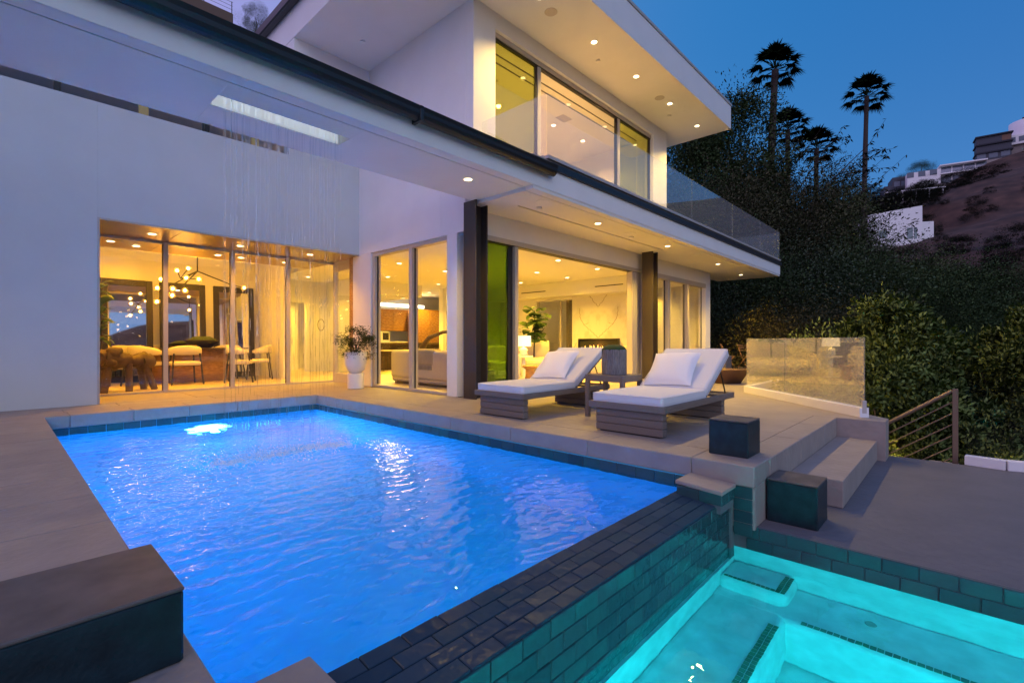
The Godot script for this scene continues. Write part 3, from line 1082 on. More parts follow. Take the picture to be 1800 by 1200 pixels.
func build_upper_house() -> void:
	var h := house
	var pl: Material = M.plaster
	# front wall round the big window
	B(h, "wall", pl, 5.3, 5.81, 3.5, 6.5, -6.0, -5.8)
	B(h, "wall", pl, 11.56, 12.32, 3.5, 6.5, -6.0, -5.8)
	B(h, "wall", pl, 5.81, 11.56, 6.22, 6.5, -6.0, -5.8)
	B(h, "wall", pl, 12.12, 12.32, 3.5, 6.5, -13.0, -6.0)
	B(h, "wall", pl, 5.3, 5.5, 3.2, 6.5, -9.0, -6.002)
	B(h, "wall", pl, 3.76, 5.5, 5.002, 6.5, -9.2, -9.0)
	B(h, "wall", pl, 3.76, 3.96, 5.22, 6.5, -13.0, -9.2)
	B(h, "wall", pl, 3.76, 12.32, 3.2, 6.5, -13.2, -13.0)
	B(h, "roof", pl, 3.75, 13.25, 6.5, 7.1, -13.3, -4.45, 0.004)
	B(h, "roof_trim", M.frame, 3.73, 13.27, 7.1, 7.16, -13.32, -4.43, 0.004)
	B(h, "gutter", M.gutter, 3.6, 3.74, 7.02, 7.2, -13.3, -4.4, 0.02)
	# window: sliding leaves, the outer ones tinted
	var w := group_node("window", h)
	B(w, "frame", M.frame, 5.81, 11.56, 6.14, 6.22, -5.98, -5.86)
	B(w, "track", M.framedark, 5.81, 11.56, 6.11, 6.14, -5.96, -5.88)
	for x in [7.02, 9.93]:
		B(w, "mullion", M.frame, x, x + 0.09, 3.6, 6.11, -5.97, -5.87)
		B(w, "gasket", M.framedark, x - 0.05, x, 3.6, 6.11, -5.95, -5.89)
	B(w, "mullion", M.framedark, 11.5, 11.56, 3.6, 6.11, -5.95, -5.89)
	B(w, "sill", M.frame, 5.81, 11.56, 3.55, 3.6, -5.98, -5.86)
	B(w, "pane", M.limeglass, 5.81, 6.97, 3.6, 6.11, -5.94, -5.92, 0.0005)
	B(w, "pane", M.glass, 7.11, 9.88, 3.6, 6.11, -5.925, -5.915, 0.0005)
	B(w, "pane", M.limeglass, 10.02, 11.5, 3.6, 6.11, -5.94, -5.92, 0.0005)
	# room behind it
	B(h, "ceiling", M.ceiling, 5.5, 12.12, 6.4, 6.498, -13.0, -6.0, 0.0)
	B(h, "floor", M.floor, 5.5, 12.12, 3.42, 3.56, -13.0, -6.4, 0.0)
	B(h, "floor", M.floor, 5.5, 12.12, 3.552, 3.56, -6.4, -6.0, 0.0)
	B(h, "wall", M.ceiling, 5.5, 12.12, 3.56, 6.4, -10.6, -10.4, 0.0)
	B(h, "ceiling_drop", M.ceiling, 5.5, 12.12, 6.0, 6.4, -10.4, -9.4, 0.0)
	for z in [-6.55, -6.75]:
		B(h, "curtain_track", M.framedark, 5.6, 12.0, 6.392, 6.4, z, z + 0.03, 0.0)
	for q in [[6.9, -7.4], [9.4, -7.3]]:
		B(h, "air_vent", M.frame, q[0], q[0] + 0.35, 6.388, 6.4, q[1], q[1] + 0.25, 0.0)
	# balcony glass
	var bp := [5.45, 8.1, 10.6, 13.2, 15.6, 17.68]
	for i in 5:
		var g := B(h, "balcony_glass", M.railglass, bp[i] + 0.012, bp[i + 1] - 0.012, 3.6, 4.5, -4.406, -4.394, 0.001)
	B(h, "balcony_glass", M.railglass, 5.454, 5.466, 3.6, 4.5, -5.76, -4.42, 0.001)
	B(h, "balcony_glass", M.railglass, 17.674, 17.686, 3.6, 4.5, -6.35, -4.42, 0.001)
	# fittings in the soffits
	for q in [[6.45, 6.497, -5.11], [10.43, 6.497, -5.08], [5.75, 3.047, -4.72], [8.62, 3.047, -4.82], [11.9, 3.047, -4.85], [13.1, 3.047, -5.4]]:
		var s := cyl(h, "speaker_grille", M.frame if q[1] > 4.0 else M.ceiling, 0.11, -0.004, 0.004, Vector3(q[0], q[1], q[2]), 24)
	for q in [[8.2, 6.497, -5.3], [11.4, 6.497, -5.3], [4.68, 6.497, -8.17], [5.95, 3.047, -4.95], [8.9, 3.047, -4.95]]:
		cyl(h, "smoke_detector", M.ceiling, 0.045, -0.03, 0.004, Vector3(q[0], q[1], q[2]), 16)

func build_interior() -> void:
	var h := house
	var c: Material = M.ceiling
	B(h, "floor", M.floor, 1.0, 5.3, -0.1, 0.002, -14.4, -10.27, 0.0)
	B(h, "floor", M.floor, 5.3, 15.2, -0.1, 0.003, -16.4, -5.81, 0.0)
	B(h, "floor", M.floor, 5.2, 5.3, -0.1, 0.001, -10.27, -5.99, 0.0)
	# dining room
	B(h, "ceiling", c, 1.0, 7.0, 2.95, 3.1, -14.3, -11.6, 0.0)
	B(h, "ceiling_edge", c, 1.0, 5.2, 2.655, 2.95, -11.66, -11.602, 0.0)
	B(h, "ceiling_edge", c, 5.2, 5.26, 2.655, 2.95, -14.2, -10.3, 0.0)
	B(h, "wall", c, 1.0, 4.8, 0.0, 2.95, -13.85, -13.7, 0.0)
	B(h, "wall", c, 0.85, 1.0, 0.0, 2.95, -13.7, -10.3, 0.0)
	B(h, "wall", c, 4.8, 4.95, 0.0, 2.95, -14.2, -12.1, 0.0)
	B(h, "wall", c, 4.95, 5.6, 0.0, 2.95, -14.35, -14.2, 0.0)
	B(h, "wall", c, 6.3, 6.95, 0.0, 2.95, -14.35, -14.2, 0.0)
	B(h, "wall", c, 5.6, 6.3, 2.05, 2.95, -14.35, -14.2, 0.0)
	B(h, "wall", c, 6.9, 7.05, 0.0, 2.95, -14.2, -11.8, 0.0)
	B(h, "wall", c, 5.3, 6.6, 0.0, 2.4, -15.6, -15.5, 0.0)
	B(h, "skirting", M.white, 4.952, 4.965, 0.0, 0.12, -14.2, -12.1)
	B(h, "skirting", M.white, 1.0, 4.79, 0.0, 0.12, -13.7, -13.685)
	B(h, "skirting", M.white, 6.3, 6.9, 0.0, 0.12, -14.2, -14.185)
	# living room and kitchen
	B(h, "ceiling", c, 5.3, 15.2, 2.685, 2.8, -16.4, -6.03, 0.0)
	B(h, "ceiling_drop", c, 11.6, 12.2, 2.27, 2.684, -12.0, -6.1, 0.0)
	B(h, "ceiling_drop", c, 7.06, 9.3, 2.3, 2.684, -16.4, -12.6, 0.0)
	B(h, "wall", c, 12.2, 12.35, 0.0, 2.684, -8.8, -6.9, 0.0)
	B(h, "wall", c, 12.2, 12.35, 2.2, 2.684, -12.0, -8.8, 0.0)
	B(h, "wall", c, 12.2, 12.35, 0.0, 0.35, -12.0, -8.8, 0.0)
	B(h, "wall", c, 12.2, 12.35, 0.35, 2.2, -12.0, -10.3, 0.0)
	B(h, "wall", M.wood_dark, 12.4, 15.2, 0.0, 2.5, -9.2, -9.1, 0.0)
	B(h, "wall", c, 12.36, 15.2, 2.5, 2.684, -9.2, -9.1, 0.0)
	var lw := group_node("window", h)
	pane(lw, 12.27, 12.28, 0.35, 2.2, -10.3, -8.8)
	for z in [-10.3, -9.35, -8.86]:
		B(lw, "frame", M.frame, 12.24, 12.31, 0.35, 2.2, z, z + 0.06)
	for q in [[-10.4, -9.4], [-7.6, -6.7]]:
		B(h, "air_slot", M.dark, 11.594, 11.6, 2.44, 2.465, q[0], q[1], 0.0)
	# marble chimney breast with a long gas fire
	var f := thing("fireplace", "bookmatched white marble fireplace with a long gas fire", "fireplace")
	marble(f)
	B(f, "firebox", M.dark, 12.135, 12.158, 0.58, 0.96, -8.5, -7.16, 0.0)
	for q in [[0.96, 0.985, -8.53, -7.13], [0.56, 0.58, -8.53, -7.13], [0.58, 0.96, -8.53, -8.5], [0.58, 0.96, -7.16, -7.13]]:
		B(f, "surround", M.framedark, 12.09, 12.158, q[0], q[1], q[2], q[3])
	var fm := glow(1.0, 0.4, 0.06, 4.0)
	for k in 14:
		var hh := rng.randf_range(0.07, 0.22)
		var fl := lathe([Vector2(0.0, 0), Vector2(0.016, 0.015), Vector2(0.02, hh * 0.3), Vector2(0.009, hh * 0.7), Vector2(0.0, hh)], 8, 0.5, k)
		mi("flame", fl, fm, f, Vector3(12.11, 0.6, -8.35 + 0.08 * k + rng.randf_range(-0.03, 0.03)), Vector3(rng.randf_range(-14, 14), 0, 0))
	var fo := OmniLight3D.new()
	fo.name = "fire_light"
	fo.light_color = Color(1, 0.6, 0.25)
	fo.light_energy = 0.15
	fo.light_size = 0.1
	fo.omni_attenuation = 2.0
	fo.omni_range = 20.0
	fo.shadow_enabled = true
	f.add_child(fo)
	fo.position = Vector3(12.05, 0.75, -7.8)
	furnish_dining()
	furnish_living()

func marble(f: Node) -> void:
	var im := Image.create(512, 512, false, Image.FORMAT_RGB8)
	var n := FastNoiseLite.new()
	n.seed = 5
	n.frequency = 0.006
	n.fractal_octaves = 5
	for j in 512:
		for i in 512:
			var u := absf(i - 250.0)
			var v := 0.93 - 0.07 * smoothstep(0.0, 0.5, n.get_noise_2d(u, j)) - 0.05 * (1.0 - smoothstep(0.0, 0.03, absf(n.get_noise_2d(u * 1.3 + 900.0, j * 1.1))))
			im.set_pixel(i, j, Color(v, v * 0.99, v * 0.97))
	var veins := [[[0.42, -0.02], [0.3, 0.1], [0.22, 0.2], [0.0, 0.14 + 0.0]], [[0.35, 0.16], [0.33, 0.3], [0.26, 0.38], [0.0, 0.56]], [[0.26, 0.38], [0.18, 0.36]], [[0.5, 0.75], [0.4, 0.62]]]
	veins[0] = [[0.15, 0.0], [0.08, 0.08], [0.0, 0.145]]
	for vn in veins:
		for k in vn.size() - 1:
			for s in 240:
				var t := s / 240.0
				var q := Vector2(lerpf(vn[k][0], vn[k + 1][0], t), lerpf(vn[k][1], vn[k + 1][1], t))
				q += Vector2(n.get_noise_2d(q.x * 3000.0, q.y * 3000.0), n.get_noise_2d(q.y * 3000.0, q.x * 3000.0)) * 0.015
				for sg in [-1.0, 1.0]:
					for dx in 4:
						var xx := int((0.488 + sg * q.x) * 512.0) + dx
						var yy := int(q.y * 512.0)
						if xx >= 0 and xx < 512 and yy >= 0 and yy < 512:
							im.set_pixel(xx, yy, Color(0.62, 0.56, 0.46))
	var m := mat(0.78, 0.77, 0.74, 0.15)
	m.albedo_texture = ImageTexture.create_from_image(im)
	var st := stool()
	var P := [Vector3(12.16, 0, -8.8), Vector3(12.16, 0, -6.88), Vector3(12.16, 2.27, -6.88), Vector3(12.16, 2.27, -8.8)]
	var U := [Vector2(0, 1), Vector2(1, 1), Vector2(1, 0), Vector2(0, 0)]
	for t in [[0, 2, 1], [0, 3, 2]]:
		for k in t:
			st.set_normal(Vector3.LEFT)
			st.set_uv(U[k])
			st.add_vertex(P[k])
	mi("marble_face", st.commit(), m, f)
	B(f, "chimney_breast", M.white, 12.163, 12.199, 0.0, 2.268, -8.8, -6.88, 0.0)

# curved padded shell, like the back of a tub chair or a sofa
func shell(r: float, a0: float, a1: float, y0: float, top: Callable, thick: float, seg := 20) -> Mesh:
	var st := stool()
	var rows := []
	for i in seg + 1:
		var t := float(i) / seg
		var a := lerpf(a0, a1, t)
		var dir := Vector3(sin(a), 0, cos(a))
		var yt: float = top.call(t)
		var ring := []
		var e := 1.0 if i > 0 and i < seg else 0.6
		for k in 10:
			var b := TAU * k / 10.0
			var rad := r + cos(b) * thick * 0.5 * e
			var yy := lerpf(y0, yt, 0.5 + 0.5 * clampf(sin(b) * 1.25, -1, 1))
			ring.append([dir * rad + Vector3(0, yy, 0), (dir * cos(b) + Vector3(0, sin(b) * 0.6, 0)).normalized()])
		rows.append(ring)
	for i in seg:
		for k in 10:
			var k2 := (k + 1) % 10
			smooth_quad(st, rows[i][k], rows[i][k2], rows[i + 1][k2], rows[i + 1][k])
	for e in [0, seg]:
		for k in range(1, 9):
			tri(st, rows[e][0][0], rows[e][k][0], rows[e][k + 1][0], rows[e][0][0] - rows[1 if e == 0 else seg - 1][0][0])
	return st.commit()

func furnish_dining() -> void:
	# table on a wooden drum
	var t := thing("dining_table", "oval dining table with dark top on a wooden drum base", "table", Vector3(3.05, 0, -12.75))
	var top := lathe([Vector2(0, 0.72), Vector2(0.86, 0.72), Vector2(0.9, 0.735), Vector2(0.9, 0.75), Vector2(0, 0.75)], 40)
	mi("table_top", top, M.wood_dark, t).scale = Vector3(1.3, 1, 0.75)
	var drum := lathe([Vector2(0, 0), Vector2(0.62, 0), Vector2(0.62, 0.72), Vector2(0, 0.72)], 40)
	mi("base", drum, M.wood_honey, t).scale = Vector3(1.2, 1, 0.7)
	var bowl := thing("bowl", "dark wooden bowl of moss on the dining table", "bowl", Vector3(3.2, 0.75, -12.6))
	mi("bowl_body", lathe([Vector2(0, 0), Vector2(0.16, 0), Vector2(0.3, 0.1), Vector2(0.33, 0.18), Vector2(0.31, 0.18), Vector2(0.26, 0.1), Vector2(0, 0.06)], 24), M.wood_black, bowl)
	mi("moss", lathe([Vector2(0.3, 0.12), Vector2(0.26, 0.2), Vector2(0.16, 0.26), Vector2(0, 0.27)], 20, 0.25, 4), M.moss, bowl)
	# chairs
	var ch := thing("dining_chair", "cream dining chair with its curved back to the glass wall", "chair", Vector3(2.72, 0, -11.95), 0.0, "cream dining chairs")
	mi("seat", rounded(Vector3(0.5, 0.09, 0.47), 0.04, 3), M.cream, ch, Vector3(0, 0.44, 0))
	mi("backrest", shell(0.29, -1.9, 1.9, 0.62, func(t: float) -> float: return 0.68 + 0.14 * pow(sin(PI * t), 0.8), 0.05), M.cream, ch, Vector3(0, 0, -0.04))
	for q in [[-0.23, 0.2, -0.28, 0.26], [0.23, 0.2, 0.28, 0.26], [-0.2, -0.2, -0.25, -0.28], [0.2, -0.2, 0.25, -0.28]]:
		bar(ch, "leg", M.wood_black, Vector3(q[0], 0.65, q[1] * 0.9), Vector3(q[2], 0.0, q[3]), 0.017, 6)
	bar(ch, "rail", M.wood_black, Vector3(-0.22, 0.4, 0.2), Vector3(0.22, 0.4, 0.2), 0.014, 6)
	bar(ch, "rail", M.wood_black, Vector3(-0.22, 0.4, -0.2), Vector3(0.22, 0.4, -0.2), 0.014, 6)
	dup(ch, "cream dining chair at the right front of the table, turned sideways", Vector3(3.72, 0, -11.75), -2.0)
	dup(ch, "cream dining chair at the right end of the dining table", Vector3(4.35, 0, -12.4), 1.3)
	dup(ch, "cream dining chair beside the log bench, seen from its side", Vector3(2.1, 0, -12.3), -0.9)
	dup(ch, "cream dining chair behind the table, before the left mirror", Vector3(1.95, 0, -13.1), -2.6)
	dup(ch, "cream dining chair behind the table, left of the bowl", Vector3(2.6, 0, -13.4), 3.2)
	dup(ch, "cream dining chair behind the table, before the middle mirror", Vector3(3.15, 0, -13.4), 3.1)
	dup(ch, "cream dining chair behind the table, before the right mirror", Vector3(3.9, 0, -13.2), 2.7)
	# three tall mirrors leaning on the back wall
	var mirror_m := mat(0.8, 0.82, 0.82, 0.02, 1.0)
	var mr := thing("mirror", "tall black framed leaning mirror, nearest the leafy plant", "mirror", Vector3(2.0, 0, -13.45), 0.0, "leaning mirrors")
	var lean := 3.5
	for q in [["frame", -0.46, -0.34, 0.0, 2.28], ["frame", 0.34, 0.46, 0.0, 2.28], ["frame", -0.34, 0.34, 2.14, 2.28], ["frame", -0.34, 0.34, 0.0, 0.14]]:
		var b := B(mr, q[0], M.wood_black, q[1], q[2], q[3], q[4], -0.03, 0.04, 0.008)
	B(mr, "glass", mirror_m, -0.34, 0.34, 0.14, 2.14, -0.015, 0.005, 0.0)
	mr.rotation_degrees.x = -lean
	for q in [[3.05, "tall black framed leaning mirror behind the moss bowl"], [4.15, "tall black framed leaning mirror nearest the room corner"]]:
		var d := dup(mr, q[1], Vector3(q[0], 0, -13.45))
		d.rotation_degrees.x = -lean
	# log bench
	var lb := thing("log_bench", "rough carved tree trunk bench on thick wooden legs", "bench", Vector3(1.62, 0, -11.05), 0.35)
	var st := stool()
	var lp := []
	var lrad := []
	for k in 19:
		var u := k / 18.0
		lp.append(Vector3(-0.44 + 0.88 * u, 0.6 - 0.07 * u + rng.randf_range(-0.02, 0.02), rng.randf_range(-0.025, 0.025)))
		lrad.append((0.17 - 0.05 * u + 0.04 * sin(u * 9.0) + rng.randf_range(-0.022, 0.022)) * (0.6 if k == 0 or k == 18 else 1.0))
	tube(st, lp, lrad, 11)
	mi("trunk", st.commit(), M.log, lb)
	for q in [[-0.24, 0.7, 0.04, 0.13], [-0.3, 0.54, 0.12, 0.1]]:
		var w: float = q[3]
		mi("knot", lathe([Vector2(0, -w), Vector2(w * 0.9, -w * 0.5), Vector2(w * 1.05, 0.1 * w), Vector2(w * 0.5, w * 0.7), Vector2(0, w * 0.8)], 12, 0.55, int(q[3] * 90.0)), M.log, lb, Vector3(q[0], q[1], q[2]), Vector3(rng.randf_range(-40, 40), 0, rng.randf_range(-60, 60)))
	for q in [[-0.3, 0.1, -0.4], [0.0, 0.12, -0.02], [0.26, 0.1, 0.42], [-0.25, -0.12, -0.34], [0.25, -0.12, 0.36]]:
		bar(lb, "leg", M.log, Vector3(q[0], 0.5, q[1] * 0.6), Vector3(q[2], 0, q[1]), 0.055, 10)
	# leafy plant at the left
	var pg := thing("leafy_plant", "tall indoor plant with broad dark leaves before the left mirror", "plant", Vector3(1.42, 0, -12.5))
	mi("pot", lathe([Vector2(0, 0), Vector2(0.16, 0), Vector2(0.2, 0.38), Vector2(0.17, 0.38), Vector2(0, 0.34)], 20), M.wood_dark, pg)
	var ps := stool()
	tube(ps, [Vector3(0, 0.3, 0), Vector3(0.02, 1.0, 0.02), Vector3(0, 1.9, 0)], [0.022, 0.016, 0.008], 6)
	mi("stem", ps.commit(), M.bark, pg)
	for k in 46:
		var a := k * 2.4
		var y := 0.9 + 1.15 * k / 46.0
		broad_leaf(pg, Vector3(0, y, 0), a, rng.randf_range(0.22, 0.36), 0.12)
	# picture in the passage
	var pic := thing("framed_picture", "white framed picture of a single dark ring in the passage", "picture", Vector3(6.72, 1.4, -14.18))
	B(pic, "frame", M.white, -0.2, 0.2, -0.42, 0.42, -0.012, 0.012)
	var ringst := stool()
	var rp := []
	var rr := []
	for k in 25:
		rp.append(Vector3(cos(TAU * k / 24.0) * 0.1, sin(TAU * k / 24.0) * 0.17, 0.016))
		rr.append(0.008)
	tube(ringst, rp, rr, 6, false)
	mi("ring", ringst.commit(), M.wood_dark, pic)
	# chandelier
	var c := thing("chandelier", "branching black chandelier of clear globe bulbs over the dining table", "chandelier", Vector3(2.95, 0, -11.95))
	bar(c, "rod", M.wood_black, Vector3(0, 2.95, 0), Vector3(0, 2.4, 0), 0.013, 8)
	var globe := StandardMaterial3D.new()
	globe.albedo_color = Color(1, 0.9, 0.7, 0.06)
	globe.transparency = BaseMaterial3D.TRANSPARENCY_ALPHA
	globe.roughness = 0.02
	var bulb := glow(1.0, 0.62, 0.2, 22.0)
	var gm := lathe([Vector2(0, -0.065), Vector2(0.03, -0.058), Vector2(0.054, -0.036), Vector2(0.065, 0), Vector2(0.054, 0.036), Vector2(0.03, 0.058), Vector2(0, 0.065)], 16)
	var bm := lathe([Vector2(0, -0.03), Vector2(0.024, -0.018), Vector2(0.03, 0.0), Vector2(0.018, 0.024), Vector2(0, 0.03)], 10)
	var hubs := [Vector3(-0.34, 2.2, 0.15), Vector3(-0.2, 2.1, -0.25), Vector3(-0.5, 2.03, -0.1), Vector3(0.64, 2.15, 0.1)]
	for hb in hubs:
		bar(c, "arm", M.wood_black, Vector3(0, 2.4, 0), hb, 0.013, 6)
	var gp := [[0, -0.6, 2.04, 0.2], [0, -0.33, 2.12, 0.25], [0, -0.42, 1.84, 0.35], [0, -0.02, 1.86, 0.15], [2, -0.95, 1.8, 0.0], [1, -0.3, 1.55, -0.1], [2, -0.98, 1.58, -0.2], [2, -0.68, 1.55, 0.1], [2, -0.66, 1.38, 0.0], [2, -1.0, 1.2, -0.15], [3, 0.92, 2.0, 0.1], [3, 1.3, 1.72, 0.1], [3, 0.93, 1.52, 0.12]]
	for q in gp:
		var p := Vector3(q[1] * 0.68, 1.72 + (q[2] - 1.2) * 0.75, q[3])
		bar(c, "arm", M.wood_black, hubs[q[0]], p, 0.009, 5)
		var g := mi("globe", gm, globe, c, p)
		mi("bulb", bm, bulb, g)
		var o := OmniLight3D.new()
		o.name = "bulb_light"
		o.light_color = AMBER
		o.light_energy = 0.3
		o.light_size = 0.015
		o.omni_range = 12.0
		o.omni_attenuation = 2.0
		o.shadow_enabled = true
		g.add_child(o, true)

func broad_leaf(parent: Node, p: Vector3, a: float, l: float, w: float, m: Material = null) -> void:
	if not cache.has("broad"):
		var st := stool()
		var rows := [[0.0, 0.06, 0.0], [0.25, 0.75, 0.06], [0.5, 1.0, 0.07], [0.75, 0.75, 0.02], [1.0, 0.05, -0.1]]
		for i in 4:
			for s in [-1.0, 1.0]:
				var x0: Array = rows[i]
				var x1: Array = rows[i + 1]
				quad(st, Vector3(0, x0[2], x0[0]), Vector3(s * x0[1] * 0.5, x0[2] + 0.05 * x0[1], x0[0]), Vector3(s * x1[1] * 0.5, x1[2] + 0.05 * x1[1], x1[0]), Vector3(0, x1[2], x1[0]), Vector3.UP)
		cache.broad = st.commit()
		M.broadleaf = mat(0.035, 0.07, 0.02, 0.4)
		M.broadleaf.backlight_enabled = true
		M.broadleaf.backlight = Color(0.3, 0.4, 0.2)
	var o := mi("leaf", cache.broad, m if m else M.broadleaf, parent, p, Vector3(rng.randf_range(-40, 25), rad_to_deg(a), rng.randf_range(-20, 20)))
	o.scale = Vector3(w, l, l)

func furnish_living() -> void:
	# sofa with a throw, right behind the side window
	var s := thing("sofa", "grey sofa with a brown throw just inside the side window", "sofa", Vector3(6.25, 0, -7.85))
	mi("base", rounded(Vector3(0.9, 0.3, 2.3), 0.05), M.greysofa, s, Vector3(0.1, 0.2, -0.1))
	mi("backrest", rounded(Vector3(0.22, 0.6, 2.3), 0.08), M.greysofa, s, Vector3(-0.28, 0.42, -0.1))
	mi("seat_cushion", rounded(Vector3(0.65, 0.16, 1.1), 0.06), M.greysofa, s, Vector3(0.2, 0.43, 0.45))
	mi("seat_cushion", rounded(Vector3(0.65, 0.16, 1.1), 0.06), M.greysofa, s, Vector3(0.2, 0.43, -0.66))
	B(s, "plinth", M.wood_dark, -0.3, 0.5, 0.0, 0.06, -1.2, 1.0)
	var th := thing("throw", "brown fringed throw hung over the back of the grey sofa", "throw")
	mi("cloth", rounded(Vector3(0.26, 0.34, 0.75), 0.06), M.throw, th, Vector3(5.97, 0.58, -7.95))
	for k in 16:
		bar(th, "tassel", M.throw, Vector3(5.845, 0.42, -8.3 + 0.045 * k), Vector3(5.842, 0.33, -8.3 + 0.045 * k + 0.01), 0.008, 4)
	var sc := thing("sculpture", "twisted driftwood sculpture on the sofa back table", "sculpture", Vector3(6.6, 0, -8.0))
	var ss := stool()
	tube(ss, [Vector3(-0.15, 0.75, -0.75), Vector3(-0.1, 0.98, -0.55), Vector3(0, 1.1, -0.2), Vector3(0.05, 1.12, 0.1), Vector3(0.02, 0.95, 0.3)], [0.07, 0.05, 0.035, 0.03, 0.02], 8)
	tube(ss, [Vector3(0, 0.5, 0.25), Vector3(0, 0.75, 0.35), Vector3(0, 1.0, 0.3), Vector3(0, 1.12, 0.1)], [0.04, 0.035, 0.03, 0.02], 8)
	mi("driftwood", ss.commit(), M.log, sc)
	# kitchen
	var k := thing("kitchen_units", "honey wood kitchen wall units with a white worktop run", "kitchen")
	for i in 6:
		B(k, "cabinet_door", M.wood_honey, 8.3 + 0.62 * i, 8.91 + 0.62 * i, 1.3, 2.1, -15.9, -15.5, 0.004)
		B(k, "drawer", M.white, 8.3 + 0.62 * i, 8.91 + 0.62 * i, 0.08, 0.86, -16.0, -15.42, 0.004)
	B(k, "worktop", M.white, 8.25, 12.05, 0.87, 0.91, -16.3, -15.38)
	B(k, "splashback", M.white, 8.25, 12.05, 0.91, 1.3, -16.35, -16.3, 0.0)
	for i in 3:
		B(k, "tall_unit", M.wood_honey, 10.7 + 0.6 * i, 11.29 + 0.6 * i, 0.0, 2.1, -15.4, -14.8, 0.004)
	var mw := thing("oven", "small white oven on the kitchen worktop", "oven", Vector3(9.6, 0.91, -15.7))
	B(mw, "body", M.white, -0.35, 0.35, 0.0, 0.36, -0.25, 0.25, 0.01)
	B(mw, "door", M.framedark, 0.05, 0.3, 0.05, 0.31, 0.25, 0.262)
	B(mw, "dial_panel", M.framedark, -0.25, -0.05, 0.18, 0.26, 0.25, 0.258)
	var isl := thing("kitchen_island", "dark wood kitchen island with drawers facing the room", "kitchen island", Vector3(9.3, 0, -13.5))
	B(isl, "body", M.wood_dark, -1.6, 1.4, 0.0, 0.8, -0.4, 0.3)
	B(isl, "worktop", M.wood_dark, -1.65, 1.45, 0.8, 0.86, -0.5, 0.5)
	for i in 4:
		B(isl, "drawer", M.wood_dark, -1.5 + 0.72 * i, -0.82 + 0.72 * i, 0.55, 0.78, 0.3, 0.318)
		B(isl, "handle", M.frame, -1.25 + 0.72 * i, -1.07 + 0.72 * i, 0.68, 0.69, 0.318, 0.335)
	var bs := thing("bar_stool", "wire legged bar stool tucked at the island, nearest the pot", "stool", Vector3(8.2, 0, -12.95), 0.0, "bar stools at the island")
	mi("seat", rounded(Vector3(0.42, 0.04, 0.4), 0.015), M.cream, bs, Vector3(0, 0.62, 0))
	for q in [[-1, -1], [1, -1], [1, 1], [-1, 1]]:
		bar(bs, "leg", M.wood_black, Vector3(q[0] * 0.12, 0.6, q[1] * 0.12), Vector3(q[0] * 0.2, 0, q[1] * 0.2), 0.01, 5)
	dup(bs, "wire legged bar stool in the middle of the island", Vector3(8.8, 0, -12.95))
	dup(bs, "wire legged bar stool at the far end of the island", Vector3(9.4, 0, -12.95))
	for q in [10.3, 11.2]:
		var col := B(h_col(), "white_column", M.white, q, q + 0.16, 0.0, 2.684, -13.0, -12.8)
	var lit := thing("cove_light", "bright white light strip above the kitchen wall units", "light strip", Vector3(9.9, 2.2, -15.6))
	B(lit, "strip", glow(1.0, 0.9, 0.62, 5.0), -1.7, 1.7, 0.0, 0.12, -0.02, 0.02, 0.0)
	var al := AreaLight3D.new()
	al.name = "strip_light"
	al.area_size = Vector2(3.3, 0.12)
	al.light_energy = 6.0
	al.light_color = Color(1, 0.86, 0.55)
	al.shadow_enabled = true
	lit.add_child(al)
	al.position = Vector3(0, 0.06, 0.03)
	al.rotation_degrees = Vector3(0, 180, 0)
	# curved cream sofa before the fire
	var cs := thing("curved_sofa", "curved cream sofa with a sweeping high back before the fireplace", "sofa", Vector3(10.75, 0, -8.35), -0.25)
	mi("backrest", shell(1.25, PI + 0.5 - 1.0, PI + 0.5 + 1.2, 0.06, func(t: float) -> float: return 0.55 + 0.38 * smoothstep(0.0, 0.9, 1.0 - t), 0.24, 28), M.sofa, cs)
	mi("seat", lathe([Vector2(0, 0.06), Vector2(1.12, 0.06), Vector2(1.14, 0.38), Vector2(1.05, 0.44), Vector2(0, 0.44)], 32), M.sofa, cs)
	var ac := thing("armchair", "pale armchair just behind the green glass panel", "armchair", Vector3(8.1, 0, -8.1), -0.4)
	mi("seat", rounded(Vector3(0.8, 0.42, 0.8), 0.06), M.sofa, ac, Vector3(0, 0.23, 0))
	mi("backrest", rounded(Vector3(0.85, 0.55, 0.2), 0.08), M.sofa, ac, Vector3(0, 0.52, -0.36))
	for x in [-0.42, 0.42]:
		mi("arm", rounded(Vector3(0.16, 0.58, 0.8), 0.06), M.sofa, ac, Vector3(x, 0.31, 0))
	var so := thing("long_sofa", "low pale sofa at the right side of the living room", "sofa", Vector3(11.4, 0, -6.85))
	mi("seat", rounded(Vector3(1.2, 0.42, 0.8), 0.06), M.sofa, so, Vector3(0, 0.23, 0))
	mi("backrest", rounded(Vector3(0.25, 0.4, 0.8), 0.08), M.sofa, so, Vector3(0.5, 0.6, 0))
	# lamp on a side table
	var tb := thing("stump_table", "small carved tree stump table below the lamp", "table", Vector3(8.55, 0, -7.4))
	mi("stump", lathe([Vector2(0, 0), Vector2(0.12, 0), Vector2(0.1, 0.14), Vector2(0.09, 0.24), Vector2(0.17, 0.3), Vector2(0.17, 0.34), Vector2(0, 0.34)], 18, 0.12, 3), M.wood_honey, tb)
	var st2 := thing("side_table", "slim pale side table carrying the lamp", "table", Vector3(9.0, 0, -8.0))
	cyl(st2, "top", M.white, 0.24, 0.5, 0.54, Vector3.ZERO, 24)
	cyl(st2, "stem", M.white, 0.05, 0.02, 0.5, Vector3.ZERO)
	cyl(st2, "foot", M.white, 0.18, 0.0, 0.02, Vector3.ZERO, 24)
	var lp := thing("table_lamp", "table lamp with a glowing drum shade and ribbed base", "lamp", Vector3(9.0, 0.54, -8.0))
